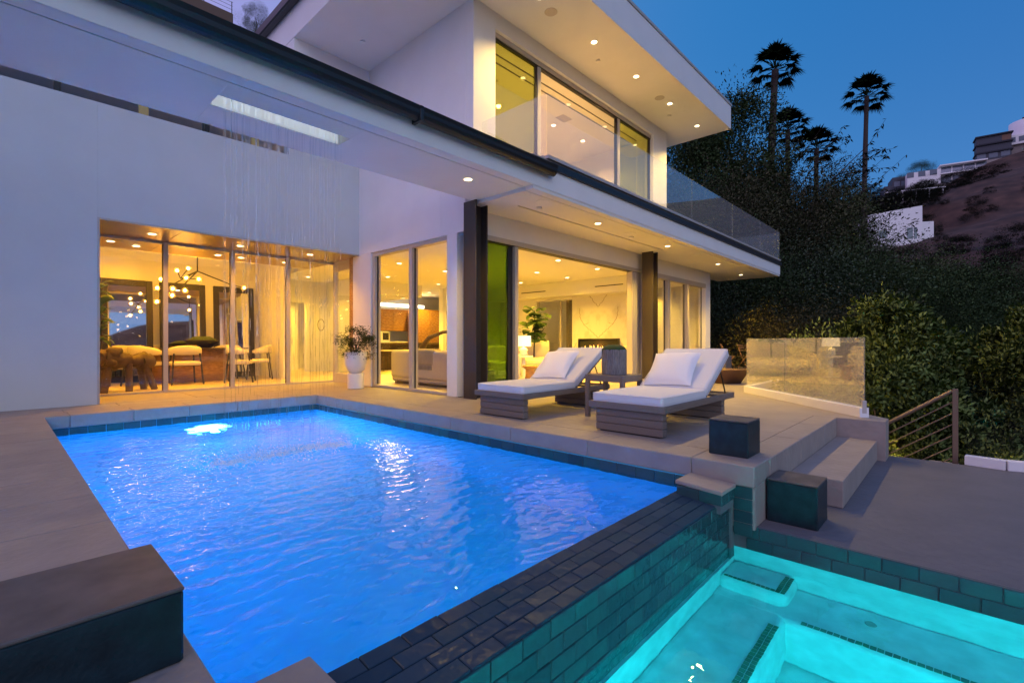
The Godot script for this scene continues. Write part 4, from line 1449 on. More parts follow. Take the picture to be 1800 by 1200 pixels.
	mi("base", lathe([Vector2(0, 0), Vector2(0.08, 0), Vector2(0.11, 0.05), Vector2(0.08, 0.09), Vector2(0.11, 0.14), Vector2(0.08, 0.19), Vector2(0.02, 0.22), Vector2(0.02, 0.26)], 18), M.pot, lp)
	mi("lamp_shade", lathe([Vector2(0.19, 0.24), Vector2(0.185, 0.5)], 24), glow(1.0, 0.74, 0.4, 1.6), lp)
	var lo := OmniLight3D.new()
	lo.name = "lamp_light"
	lo.light_color = LENS
	lo.light_energy = 0.5
	lo.light_size = 0.05
	lo.omni_range = 10.0
	lo.omni_attenuation = 2.0
	lo.shadow_enabled = true
	lp.add_child(lo)
	lo.position = Vector3(0, 0.37, 0)
	# fiddle leaf plant
	var fp := thing("fig_plant", "fiddle leaf fig by the living room window", "plant", Vector3(10.75, 0, -9.15))
	mi("pot", lathe([Vector2(0, 0), Vector2(0.2, 0), Vector2(0.24, 0.42), Vector2(0.2, 0.42), Vector2(0, 0.38)], 20), M.pot, fp)
	var fs := stool()
	tube(fs, [Vector3(0, 0.35, 0), Vector3(0.03, 1.0, 0), Vector3(0.0, 1.8, 0.03)], [0.025, 0.02, 0.01], 6)
	tube(fs, [Vector3(0.03, 0.9, 0), Vector3(0.25, 1.3, 0.2)], [0.014, 0.008], 6)
	mi("stem", fs.commit(), M.bark, fp)
	for i in 60:
		broad_leaf(fp, Vector3(rng.randf_range(-0.2, 0.25), 0.85 + 1.0 * i / 60.0, rng.randf_range(-0.2, 0.25)), i * 2.4, rng.randf_range(0.26, 0.4), 0.26)
	# framed drawing on the far left of the room, seen through the green panel
	var dr := thing("framed_drawing", "large framed drawing of loose dark brush strokes", "picture", Vector3(10.9, 1.35, -11.9))
	B(dr, "frame", M.wood_dark, -0.62, 0.62, -0.85, 0.85, -0.03, 0.0)
	B(dr, "sheet", M.white, -0.56, 0.56, -0.79, 0.79, 0.001, 0.012, 0.0)
	for i in 7:
		var s2 := stool()
		var a := Vector3(rng.randf_range(-0.3, 0.3), rng.randf_range(-0.6, 0.4), 0.016)
		tube(s2, [a, a + Vector3(rng.randf_range(-0.2, 0.2), 0.2, 0), a + Vector3(rng.randf_range(-0.25, 0.25), rng.randf_range(0.3, 0.5), 0)], [0.01, 0.025, 0.008], 5)
		mi("brush_stroke", s2.commit(), M.wood_black, dr)
	B(house, "wall", M.ceiling, 9.9, 12.2, 0.0, 2.684, -12.1, -11.95, 0.0)
	# bar table beyond the right windows
	var bt := thing("bar_table", "tall dark three legged bar table behind the right windows", "table", Vector3(13.2, 0, -7.1))
	for q in 3:
		var a := TAU * q / 3.0 + 0.5
		var s3 := stool()
		tube(s3, [Vector3(cos(a) * 0.34, 0, sin(a) * 0.34), Vector3(cos(a) * 0.12, 0.75, sin(a) * 0.12), Vector3(cos(a) * 0.42, 1.1, sin(a) * 0.42)], [0.035, 0.05, 0.03], 8)
		mi("leg", s3.commit(), M.wood_dark, bt)
	cyl(bt, "top", M.wood_dark, 0.5, 1.1, 1.14, Vector3.ZERO, 28)

func h_col() -> Node:
	return house

# ---------------------------------------------------------------- lamps
func downlight(at: Vector3, e: float, label: String, group: String, cone := 62.0, col := LENS, r := 0.05) -> void:
	var t := thing("ceiling_light", label, "ceiling light", at, 0.0, group)
	if not cache.has("dl_rim"):
		cache.dl_rim = lathe([Vector2(0.052, -0.001), Vector2(0.066, -0.006), Vector2(0.075, -0.004), Vector2(0.078, 0.0)], 24)
		cache.dl_lens = lathe([Vector2(0, -0.003), Vector2(0.052, -0.003), Vector2(0.052, 0.003), Vector2(0, 0.003)], 20)
		M.dl_glow = glow(1.0, 0.78, 0.45, 9.0)
	mi("rim", cache.dl_rim, M.white, t)
	mi("lens", cache.dl_lens, M.dl_glow, t)
	var s := SpotLight3D.new()
	s.name = "lamp"
	s.light_color = col
	s.light_energy = e
	s.light_size = r
	s.spot_angle = cone
	s.spot_angle_attenuation = 0.8
	s.spot_range = 14.0
	s.spot_attenuation = 2.0
	s.shadow_enabled = true
	t.add_child(s)
	s.position = Vector3(0, -0.02, 0)
	s.rotation_degrees = Vector3(-90, 0, 0)

func build_lamps() -> void:
	var can := "downlights in the terrace soffit"
	downlight(Vector3(-2.6, 3.098, -4.95), 5.0, "recessed downlight in the canopy beyond the left picture edge", can, 75.0)
	downlight(Vector3(4.38, 3.098, -4.9), 5.0, "recessed downlight in the pool canopy, left of the first steel column", can)
	downlight(Vector3(7.5, 3.048, -4.85), 12.0, "recessed soffit downlight above the open living room doors", can)
	downlight(Vector3(10.35, 3.048, -4.85), 12.0, "recessed soffit downlight just before the second steel column", can)
	downlight(Vector3(13.7, 3.048, -4.95), 12.0, "last recessed downlight near the far end of the soffit", can)
	downlight(Vector3(16.4, 3.048, -5.2), 6.0, "recessed downlight beyond the house corner", can)
	var up := "downlights in the upper eave"
	var nm := ["first upper eave downlight, cut by the picture top", "second upper eave downlight, above the tinted left window leaf", "third upper eave downlight, above the middle of the big window", "fourth upper eave downlight, above the right window leaf", "last upper eave downlight, nearest the roof corner"]
	for i in 5:
		downlight(Vector3(6.05 + 1.6 * i, 6.498, -5.03), 11.0, nm[i], up, 62.0, Color(1.0, 0.83, 0.46))
	var din := "downlights of the dining room"
	var dl := [[1.75, -9.67, "reveal soffit, left"], [3.07, -9.68, "reveal soffit, middle"], [4.34, -9.63, "reveal soffit, right"], [1.38, -10.9, "inside the first window, left"], [1.77, -11.1, "inside the first window, right"], [3.09, -11.07, "behind the chandelier rod"], [3.51, -11.03, "right of the chandelier"], [4.4, -11.0, "inside the third window"]]
	for q in dl:
		downlight(Vector3(q[0], 2.652, q[1]), 3.2, "dining room downlight, " + q[2], din, 66.0, AMBER)
	downlight(Vector3(3.4, 2.948, -12.7), 3.4, "dining room downlight over the table near the back wall", din, 75.0, AMBER)
	downlight(Vector3(1.9, 2.948, -12.9), 3.4, "dining room downlight over the left mirror", din, 75.0, AMBER)
	downlight(Vector3(5.9, 2.68, -13.2), 5.0, "passage downlight before the pale doorway", din, 70.0)
	downlight(Vector3(5.9, 2.38, -14.9), 7.0, "downlight inside the bright doorway", din, 75.0)
	var liv := "downlights of the living room"
	var ll := [[8.46, -6.5, "nearest the green glass panel"], [10.1, -6.55, "nearest the stacked door leaves"], [9.57, -8.04, "above the curved sofa"], [10.9, -8.06, "before the marble wall"], [10.9, -9.8, "above the fig plant"], [6.6, -7.2, "above the grey sofa"], [6.3, -9.4, "beyond the grey sofa"], [7.8, -9.6, "middle of the room"], [7.4, -11.6, "near the kitchen island"], [9.4, -11.9, "over the island end"]]
	for q in ll:
		downlight(Vector3(q[0], 2.682, q[1]), 9.5, "living room downlight " + q[2], liv, 68.0)
	downlight(Vector3(8.4, 2.298, -14.3), 10.0, "kitchen downlight above the left wall units", "downlights of the kitchen", 70.0)
	downlight(Vector3(9.0, 2.298, -13.2), 9.0, "kitchen downlight above the island", "downlights of the kitchen", 70.0)
	downlight(Vector3(10.8, 2.682, -14.2), 10.0, "kitchen downlight by the tall wood units", "downlights of the kitchen", 70.0)
	downlight(Vector3(13.4, 2.682, -7.0), 5.0, "bar room downlight behind the right windows", liv, 70.0)
	downlight(Vector3(14.6, 2.682, -7.6), 5.0, "bar room downlight nearest the house corner", liv, 70.0)
	var br := "downlights of the upper room"
	var ub := [[6.6, -7.0, "behind the tinted left leaf"], [8.0, -7.9, "left of the clear pane"], [9.7, -7.6, "right of the clear pane"], [8.6, -9.0, "deep in the room"], [11.0, -7.6, "behind the right leaf"], [6.3, -9.0, "at the far left"]]
	for q in ub:
		downlight(Vector3(q[0], 6.398, q[1]), 8.0, "upper room downlight " + q[2], br, 70.0, Color(1.0, 0.8, 0.52))

# ---------------------------------------------------------------- terrace furniture
func pillow_mesh(w: float, t: float) -> Mesh:
	var n := 18
	var V := PackedVector3Array()
	var I := PackedInt32Array()
	for s in [1.0, -1.0]:
		var base := V.size()
		for j in n + 1:
			for i in n + 1:
				var u := 2.0 * i / n - 1.0
				var v := 2.0 * j / n - 1.0
				var puff := pow(maxf(1.0 - pow(absf(u), 2.6), 0.0), 0.55) * pow(maxf(1.0 - pow(absf(v), 2.6), 0.0), 0.55)
				var pull := 1.0 - 0.07 * (1.0 - pow(absf(v), 2.0)) if absf(u) > 0.0 else 1.0
				var pull2 := 1.0 - 0.07 * (1.0 - pow(absf(u), 2.0))
				var crease := 0.012 * sin(u * 9.0 + v * 4.0) * puff * (0.3 + absf(u) * 0.7)
				V.append(Vector3(u * w * 0.5 * pull, v * w * 0.5 * pull2, s * (t * 0.5 * puff + crease * 0.5)))
		for j in n:
			for i in n:
				var a := base + j * (n + 1) + i
				if s > 0:
					I.append_array([a, a + n + 1, a + 1, a + 1, a + n + 1, a + n + 2])
				else:
					I.append_array([a, a + 1, a + n + 1, a + 1, a + n + 2, a + n + 1])
	var N := PackedVector3Array()
	N.resize(V.size())
	for i in range(0, I.size(), 3):
		var g := (V[I[i + 2]] - V[I[i]]).cross(V[I[i + 1]] - V[I[i]])
		for q in 3:
			N[I[i + q]] += g
	for i in N.size():
		N[i] = N[i].normalized()
	return arrays(V, N, I)

func make_lounger() -> Node3D:
	var l := thing("sun_lounger", "teak sun lounger with pale cushion, the nearer one by the dark cube", "sun lounger", Vector3(4.14, 0, -2.79), 0.0, "teak sun loungers by the pool")
	# slab legs of three planks each
	for q in [[0.045, 0.135], [1.55, 1.64]]:
		var leg := group_node("leg", l)
		for k in 3:
			B(leg, "plank", M.teak, q[0], q[1], 0.012 + 0.0745 * k, 0.012 + 0.0745 * k + 0.0715, 0.06, 0.78, 0.006)
		B(leg, "foot", M.framedark, q[0] + 0.02, q[1] - 0.02, 0.0, 0.012, 0.1, 0.74)
	# frame
	B(l, "rail", M.teak, 0.0, 0.045, 0.235, 0.3, 0.0, 0.82, 0.005)
	B(l, "rail", M.teak, 1.8, 1.845, 0.235, 0.3, 0.0, 0.82, 0.005)
	B(l, "rail", M.teak, 0.046, 1.799, 0.236, 0.3, 0.0, 0.04, 0.005)
	B(l, "rail", M.teak, 0.046, 1.799, 0.236, 0.3, 0.78, 0.82, 0.005)
	for k in 14:
		B(l, "slat", M.teak, 0.06 + 0.075 * k, 0.12 + 0.075 * k, 0.262, 0.285, 0.042, 0.778, 0.003)
	for k in 3:
		B(l, "slat", M.teak, 1.55 + 0.075 * k, 1.61 + 0.075 * k, 0.262, 0.285, 0.042, 0.778, 0.003)
	var seat := mi("seat_cushion", rounded(Vector3(1.05, 0.095, 0.77), 0.035, 4), M.cushion, l, Vector3(0.545, 0.34, 0.41))
	var ang := 32.0
	var back := mi("back_cushion", rounded(Vector3(0.82, 0.095, 0.77), 0.035, 4), M.cushion, l)
	var dir := Vector3(cos(deg_to_rad(ang)), sin(deg_to_rad(ang)), 0)
	back.position = Vector3(1.05, 0.33, 0.41) + dir * 0.41 + Vector3(-dir.y, dir.x, 0) * 0.02
	back.rotation_degrees = Vector3(0, 0, ang)
	for q in [[seat, 1.05], [back, 0.82]]:
		for yy in [-0.036, 0.036]:
			var ps := stool()
			var pp := []
			var pr := []
			for k in 33:
				var a := TAU * k / 32.0
				pp.append(Vector3(signf(cos(a)) * (q[1] * 0.5 - 0.035) + cos(a) * 0.034, yy, signf(sin(a)) * 0.35 + sin(a) * 0.034))
				pr.append(0.004)
			tube(ps, pp, pr, 5, false)
			mi("piping", ps.commit(), M.cushion, q[0])
	var bf := B(l, "back_frame", M.teak, -0.41, 0.41, -0.012, 0.012, -0.37, 0.37, 0.004)
	bf.position = Vector3(1.05, 0.33, 0.41) + dir * 0.41 - Vector3(-dir.y, dir.x, 0) * 0.045
	bf.rotation_degrees = Vector3(0, 0, ang)
	for z in [0.06, 0.76]:
		bar(l, "prop", M.framedark, Vector3(1.72, 0.28, z), Vector3(1.55, 0.56, z), 0.009, 6)
	return l

func build_terrace_things() -> void:
	var l := make_lounger()
	dup(l, "teak sun lounger with pale cushion, the one beside the steel column", Vector3(4.08, 0, -4.45))
	var pm := pillow_mesh(0.56, 0.17)
	for q in [[Vector3(5.37, 0.585, -2.46), "square white cushion propped on the nearer sun lounger"], [Vector3(5.31, 0.585, -4.12), "square white cushion propped on the lounger by the steel column"]]:
		var p := mi("pillow", pm, M.pillow, null, q[0])
		p.rotation_degrees = Vector3(0, -90, 0)
		p.rotate_object_local(Vector3.RIGHT, deg_to_rad(-50))
		p.rotate_object_local(Vector3(0, 0, 1), deg_to_rad(4))
		tag(p, q[1], "pillow", "white cushions on the loungers")
	# side table
	var t := thing("side_table", "low square teak table between the two sun loungers", "table", Vector3(4.85, 0, -3.32))
	for k in 5:
		B(t, "slat", M.teak, 0.03, 0.42, 0.485, 0.505, 0.035 + 0.09 * k, 0.121 + 0.09 * k, 0.003)
	for q in [[0.0, 0.45, 0.0, 0.034], [0.0, 0.45, 0.486, 0.52]]:
		B(t, "apron", M.teak, q[0], q[1], 0.43, 0.506, q[2], q[3], 0.004)
	for q in [[0.0, 0.029], [0.421, 0.45]]:
		B(t, "apron", M.teak, q[0], q[1], 0.43, 0.506, 0.035, 0.485, 0.004)
	for q in [[0.0, 0.0], [0.4, 0.0], [0.0, 0.47], [0.4, 0.47]]:
		B(t, "leg", M.teak, q[0], q[0] + 0.05, 0.0, 0.429, q[1], q[1] + 0.05, 0.005)
	var p := thing("stone_planter", "grooved grey planter of moss on the teak side table", "planter", Vector3(5.07, 0.507, -3.05))
	var st := stool()
	var seg := 40
	var rings := []
	for y in [0.0, 0.004, 0.29, 0.296]:
		var ring := []
		for k in seg:
			var a := TAU * k / seg
			var rr := 0.148 - 0.006 * maxf(0.0, sin(k * 2.4) + 0.4 * sin(k * 5.1)) - (0.004 if y == 0.0 or y > 0.295 else 0.0)
			ring.append(Vector3(cos(a) * rr, y, sin(a) * rr))
		rings.append(ring)
	for i in 3:
		for k in seg:
			var k2 := (k + 1) % seg
			quad(st, rings[i][k], rings[i][k2], rings[i + 1][k2], rings[i + 1][k], Vector3(rings[i][k].x, 0, rings[i][k].z))
	for k in seg:
		var k2 := (k + 1) % seg
		quad(st, rings[3][k], rings[3][k2], rings[3][k2] * Vector3(0.88, 1, 0.88), rings[3][k] * Vector3(0.88, 1, 0.88), Vector3.UP)
	mi("pot", st.commit(), M.stonepot, p)
	mi("moss", lathe([Vector2(0.135, 0.25), Vector2(0.14, 0.3), Vector2(0.12, 0.33), Vector2(0.07, 0.352), Vector2(0, 0.357)], 28, 0.18, 6), M.moss, p)
	# white pot with a shrub at the corner
	var w := thing("white_planter", "white egg shaped pot on a drum foot by the glass door", "planter", Vector3(4.72, 0, -8.5))
	mi("foot", lathe([Vector2(0, 0), Vector2(0.145, 0), Vector2(0.155, 0.012), Vector2(0.155, 0.285), Vector2(0.145, 0.297), Vector2(0, 0.297)], 32), M.pot, w)
	mi("pot", lathe([Vector2(0, 0.298), Vector2(0.1, 0.3), Vector2(0.16, 0.36), Vector2(0.2, 0.47), Vector2(0.21, 0.6), Vector2(0.205, 0.7), Vector2(0.185, 0.7), Vector2(0.18, 0.64), Vector2(0, 0.62)], 36), M.pot, w)
	var sh := thing("potted_shrub", "small leaved green shrub growing in the white pot", "shrub", Vector3(4.72, 0.62, -8.5))
	mi("foliage", crown(31, 70, 70, 0.42, 0.0, 0.045, Color(0.025, 0.045, 0.016), Color(0.075, 0.11, 0.045)), M.leaf, sh).scale = Vector3(0.8, 0.55, 0.8)
	var sst := stool()
	for k in 6:
		var a := k * 1.1
		tube(sst, [Vector3(0, 0, 0), Vector3(cos(a) * 0.06, 0.18, sin(a) * 0.06), Vector3(cos(a) * 0.2, 0.36, sin(a) * 0.2)], [0.012, 0.008, 0.004], 5)
	mi("stem", sst.commit(), M.bark, sh)
	# dark glazed cubes
	for q in [[Vector3(4.085, 0, -1.345), 0.3, 0.28, "dark teal glazed cube on the terrace corner by the lounger"], [Vector3(4.12, -0.44, -0.905), 0.33, 0.315, "dark teal glazed cube on the lower terrace by the spa"]]:
		var c := thing("cube_pedestal", q[3], "pedestal", q[0], 0.0, "dark glazed cubes")
		var hs: float = q[1] / 2.0
		B(c, "body", M.boxside, -hs, hs, 0.0, q[2] - 0.012, -hs, hs, 0.006)
		B(c, "top", M.boxtop, -hs - 0.001, hs + 0.001, q[2] - 0.012, q[2], -hs - 0.001, hs + 0.001, 0.004)
	var lb := thing("pool_plinth", "long low dark plinth at the near left pool corner", "plinth")
	B(lb, "body", M.boxside, -2.4, 0.362, 0.002, 0.2, -2.02, -1.6, 0.006)
	B(lb, "top", M.boxtop, -2.401, 0.364, 0.2, 0.212, -2.022, -1.598, 0.005)
	# things at the far end of the terrace
	var fp := thing("tapered_planter", "low rust brown tapered planter beyond the loungers", "planter", Vector3(10.8, 0, -3.75))
	var f := lathe([Vector2(0, 0), Vector2(0.3, 0), Vector2(0.5, 0.3), Vector2(0.46, 0.3), Vector2(0, 0.26)], 4)
	mi("bowl", f, M.corten, fp, Vector3.ZERO, Vector3(0, 20, 0))
	var bx := thing("tall_planter", "square grey planter topped with moss behind the rust brown planter", "planter", Vector3(12.2, 0, -4.35))
	B(bx, "body", M.stonepot, -0.2, 0.2, 0.0, 0.55, -0.2, 0.2, 0.01)
	mi("moss", lathe([Vector2(0.19, 0.54), Vector2(0.18, 0.6), Vector2(0.1, 0.66), Vector2(0, 0.67)], 16, 0.2, 3), M.moss, bx)
	var fc := thing("folding_chair", "pale folding chair nearest the house corner on the far terrace", "chair", Vector3(15.6, 0, -5.35), 0.4, "folding chairs on the far terrace")
	for x in [-0.2, 0.2]:
		bar(fc, "leg", M.wood_honey, Vector3(x, 0, 0.25), Vector3(x, 0.82, -0.2), 0.016, 6)
		bar(fc, "leg", M.wood_honey, Vector3(x * 0.9, 0, -0.25), Vector3(x * 0.9, 0.45, 0.2), 0.016, 6)
	for k in 5:
		B(fc, "seat_slat", M.wood_honey, -0.19, 0.19, 0.43, 0.445, -0.18 + 0.075 * k, -0.12 + 0.075 * k)
	for k in 3:
		B(fc, "back_slat", M.wood_honey, -0.19, 0.19, 0.6 + 0.075 * k, 0.65 + 0.075 * k, -0.13 - 0.03 * k, -0.115 - 0.03 * k)
	dup(fc, "pale folding chair in the middle of the far terrace", Vector3(16.3, 0, -5.0), -0.5)
	dup(fc, "pale folding chair standing sideways, farthest to the right", Vector3(16.6, 0, -4.3), 1.4)

# ---------------------------------------------------------------- railings
func along(parent: Node, called: String, m: Material, a: Vector3, b: Vector3, thick: float, y0: float, y1: float, c := 0.003) -> void:
	var d := b - a
	var o := mi(called, chamfer(Vector3(d.length(), y1 - y0, thick), c), m, parent, Vector3((a.x + b.x) / 2, (y0 + y1) / 2, (a.z + b.z) / 2))
	o.rotation.y = -atan2(d.z, d.x)

func build_railings() -> void:
	var a := Vector3(9.08, 0, -2.78)
	var b := Vector3(7.02, 0, -0.84)
	var t := thing("glass_railing", "frameless glass railing on a white kerb at the terrace edge", "railing")
	along(t, "kerb", M.plaster, a, b, 0.11, 0.0, 0.115)
	var mid := a.lerp(b, 0.42)
	var gap := (b - a).normalized() * 0.006
	along(t, "glass_panel", M.mirrorglass, a, mid - gap, 0.014, 0.115, 0.95, 0.001)
	along(t, "glass_panel", M.mirrorglass, mid + gap, b, 0.014, 0.115, 0.95, 0.001)
	along(t, "clamp", M.frame, b - gap * 3, b + gap, 0.05, 0.05, 0.2)
	var t3 := thing("glass_railing", "frameless glass railing along the far end of the terrace", "railing")
	along(t3, "kerb", M.plaster, Vector3(9.2, 0, -2.78), Vector3(18.2, 0, -2.78), 0.11, 0.0, 0.115)
	for k in 4:
		along(t3, "glass_panel", M.railglass, Vector3(9.2 + 2.25 * k + 0.01, 0, -2.78), Vector3(11.45 + 2.25 * k - 0.01, 0, -2.78), 0.014, 0.115, 0.95, 0.001)
	var t2 := thing("glass_railing", "glass railing on a low white kerb beside the lower terrace", "railing")
	var c0 := Vector3(7.24, 0, 0.03)
	var c1 := Vector3(7.2, 0, 0.34)
	var c2 := Vector3(7.62, 0, 1.7)
	along(t2, "kerb", M.plaster, c0, c1, 0.1, -0.44, -0.34)
	along(t2, "kerb", M.plaster, c1, c2, 0.1, -0.44, -0.34)
	along(t2, "glass_panel", M.clearglass, c0, c1, 0.014, -0.34, 0.43, 0.001)
	along(t2, "glass_panel", M.clearglass, c1 + Vector3(0.01, 0, 0.02), c2, 0.014, -0.34, 0.43, 0.001)
	# stair going down behind the low wall
	var s := thing("stair_railing", "brown metal handrail with six thin bars sloping down the garden stair", "handrail")
	B(s, "post", M.rail, 7.295, 7.345, -0.5, 0.37, -0.075, -0.025, 0.003)
	var d := Vector3(0, -0.52, -0.7)
	var top := Vector3(7.32, 0.345, -0.075)
	bar(s, "handrail", M.rail, top, top + d * 1.7, 0.022, 4)
	for k in 6:
		var q := top + Vector3(0, -0.125 * (k + 1), 0)
		bar(s, "bar", M.rail, q, q + d * 1.7, 0.008, 6)
	B(s, "post", M.rail, 7.295, 7.345, -1.9, -0.55, -1.3, -1.25, 0.003)
	var stairs := thing("garden_stair", "concrete stair leading down from the lower terrace", "stair")
	for k in 6:
		B(stairs, "step", M.concrete, 7.19, 8.2, -2.4, -0.62 - 0.18 * k, -0.02 - 0.28 * (k + 1), -0.02 - 0.28 * k, 0.006)

# ---------------------------------------------------------------- plants
func push_leaf(V: PackedVector3Array, N: PackedVector3Array, I: PackedInt32Array, C: PackedColorArray, p: Vector3, dir: Vector3, l: float, w: float, col: Color, puff := Vector3.ZERO) -> void:
	var side := dir.cross(Vector3(rng.randf_range(-1, 1), rng.randf_range(-1, 1), rng.randf_range(-1, 1))).normalized()
	var n := side.cross(dir).normalized()
	if n.y < 0.0:
		n = -n
	var m := p + dir * l * 0.45 + n * l * 0.06
	if puff != Vector3.ZERO:
		n = (puff + n * 0.45).normalized()
	var b := V.size()
	V.append(p)
	V.append(m + side * w * 0.5)
	V.append(p + dir * l)
	V.append(m - side * w * 0.5)
	for k in 4:
		N.append(n)
		C.append(col)
	I.append_array([b, b + 1, b + 2, b, b + 2, b + 3])

# a bush of upright sprays with leaves set along each stem
func sprays(sd: int, stems: int, per: int, spread: float, height: float, l: float, w: float, c0: Color, c1: Color) -> Mesh:
	rng.seed = sd
	var V := PackedVector3Array()
	var N := PackedVector3Array()
	var I := PackedInt32Array()
	var C := PackedColorArray()
	for s in stems:
		var a := rng.randf() * TAU
		var q := sqrt(rng.randf())
		var foot := Vector3(cos(a), 0, sin(a)) * q * spread * 0.35
		var head := Vector3(cos(a), 0, sin(a)) * q * spread + Vector3(0, height * (1.0 - 0.55 * q * q) * rng.randf_range(0.75, 1.05), 0)
		var tone := rng.randf()
		for k in per:
			var t := 0.25 + 0.75 * (k + rng.randf()) / per
			var p := foot.lerp(head, t) + Vector3(0, sin(t * PI) * 0.06 * height, 0)
			var dir := ((head - foot).normalized() * 1.1 + Vector3(rng.randf_range(-1, 1), rng.randf_range(-0.3, 0.6), rng.randf_range(-1, 1)) * 0.9).normalized()
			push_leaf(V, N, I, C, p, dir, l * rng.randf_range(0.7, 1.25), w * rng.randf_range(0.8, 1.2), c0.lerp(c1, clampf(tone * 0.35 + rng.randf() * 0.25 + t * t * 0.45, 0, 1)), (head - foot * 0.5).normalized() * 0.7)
	return arrays(V, N, I, C)

# a crown of leaf clumps spread through the volume; unit height
func crown(sd: int, clumps: int, per: int, wide: float, y0: float, leaf: float, c0: Color, c1: Color, flat := 0.7) -> Mesh:
	rng.seed = sd
	var V := PackedVector3Array()
	var N := PackedVector3Array()
	var I := PackedInt32Array()
	var C := PackedColorArray()
	for s in clumps:
		var t := rng.randf()
		var y := lerpf(y0, 1.0, t)
		var prof := sqrt(maxf(0.02, 1.0 - pow(absf(t - 0.4) / 0.62, 2.2)))
		var a := rng.randf() * TAU
		var q := sqrt(rng.randf_range(0.1, 1.0)) * prof * wide
		var c := Vector3(cos(a) * q, y, sin(a) * q)
		var r := rng.randf_range(0.05, 0.16) * (0.5 + wide * 1.6)
		var tone := rng.randf()
		for k in per:
			var d := Vector3(rng.randfn(), rng.randfn() * flat, rng.randfn()).normalized()
			var p := c + d * r * pow(rng.randf(), 0.45)
			var dir := (d + Vector3(rng.randf_range(-1, 1), rng.randf_range(-0.8, 0.8), rng.randf_range(-1, 1)) * 0.8).normalized()
			push_leaf(V, N, I, C, p, dir, leaf * rng.randf_range(0.45, 1.4), leaf * rng.randf_range(0.35, 0.6), c0.lerp(c1, clampf(0.65 * tone + 0.35 * rng.randf(), 0, 1)), d + Vector3(0, 0.25, 0))
	return arrays(V, N, I, C)

func trunk_mesh(sd: int, h: float, r: float, limbs: int, spread: float, low := 0.3) -> Mesh:
	rng.seed = sd
	var st := stool()
	var pts := []
	var rad := []
	for k in 7:
		var t := k / 6.0
		pts.append(Vector3(rng.randf_range(-0.03, 0.03) * h * t, h * t, rng.randf_range(-0.03, 0.03) * h * t))
		rad.append(r * (1.15 - t) if k else r * 1.4)
	tube(st, pts, rad, 8)
	for i in limbs:
		var t := lerpf(low, 0.9, rng.randf())
		var k := int(t * 6.0)
		var p: Vector3 = pts[k].lerp(pts[k + 1], t * 6.0 - k)
		var a := i * 2.4
		var e := p + Vector3(cos(a) * spread * (1.1 - t), h * 0.14, sin(a) * spread * (1.1 - t))
		var m := p.lerp(e, 0.5) + Vector3(0, -0.02 * h, 0)
		tube(st, [p, m, e], [r * 0.5 * (1.1 - t), r * 0.3 * (1.1 - t), r * 0.06], 5)
	return st.commit()

# thin open tree: fine branches with sparse narrow leaves, returns [wood, leaves]
func wispy(sd: int) -> Array:
	rng.seed = sd
	var st := stool()
	var V := PackedVector3Array()
	var N := PackedVector3Array()
	var I := PackedInt32Array()
	var C := PackedColorArray()
	tube(st, [Vector3.ZERO, Vector3(0.01, 0.3, 0), Vector3(0, 0.55, 0.01)], [0.012, 0.008, 0.004], 7)
	for i in 44:
		var y := rng.randf_range(0.25, 0.6)
		var a := rng.randf() * TAU
		var p := Vector3(0, y, 0)
		var e := p + Vector3(cos(a), rng.randf_range(0.6, 1.5), sin(a)) * rng.randf_range(0.1, 0.24)
		var m := p.lerp(e, 0.5) + Vector3(0, 0.03, 0)
		tube(st, [p, m, e], [0.0032, 0.002, 0.0008], 5)
		for j in 14:
			var t := rng.randf_range(0.3, 1.0)
			var b := p.lerp(e, t)
			var b2 := b + Vector3(cos(a + rng.randf_range(-0.9, 0.9)), rng.randf_range(-0.1, 1.0), sin(a + rng.randf_range(-0.9, 0.9))) * rng.randf_range(0.05, 0.16)
			tube(st, [b, b2], [0.0009, 0.0004], 3, false)
			for q in 16:
				var lp := b.lerp(b2, rng.randf())
				push_leaf(V, N, I, C, lp, Vector3(rng.randf_range(-1, 1), rng.randf_range(-1.2, 0.3), rng.randf_range(-1, 1)).normalized(), rng.randf_range(0.008, 0.018), 0.0042, Color(0.02, 0.025, 0.018).lerp(Color(0.045, 0.05, 0.035), rng.randf()))
	return [st.commit(), arrays(V, N, I, C)]

func palm_crown(sd: int) -> Mesh:
	rng.seed = sd
	var V := PackedVector3Array()
	var N := PackedVector3Array()
	var I := PackedInt32Array()
	var C := PackedColorArray()
	for f in 30:
		var a := f * 2.39996
		var up := lerpf(1.5, -0.45, f / 29.0) + rng.randf_range(-0.12, 0.12)
		var dir := Vector3(cos(a) * cos(up), sin(up), sin(a) * cos(up))
		var side := dir.cross(Vector3.UP).normalized()
		var n := side.cross(dir).normalized()
		var col := Color(0.02, 0.035, 0.014).lerp(Color(0.045, 0.07, 0.028), rng.randf()) if f < 28 else Color(0.07, 0.05, 0.03)
		var pet := rng.randf_range(0.7, 1.0)
		push_leaf(V, N, I, C, Vector3.ZERO, dir, pet * 1.1, 0.05, col * 0.8)
		var base := dir * pet
		for k in 17:
			var b := (k - 8) / 8.0 * 1.15
			var d2 := (dir * cos(b) + side * sin(b)).normalized()
			var l := rng.randf_range(0.75, 0.95) * (1.0 - 0.2 * absf(b))
			var m := base + d2 * l * 0.6 + n * 0.03
			var tip := base + d2 * l + Vector3(0, -0.2 * rng.randf_range(0.4, 1.4), 0)
			var across := d2.cross(n).normalized() * 0.045
			var q := V.size()
			for v in [base, m + across, m - across, tip]:
				V.append(v)
				N.append(n)
				C.append(col)
			I.append_array([q, q + 1, q + 2, q + 1, q + 3, q + 2])
	return arrays(V, N, I, C)

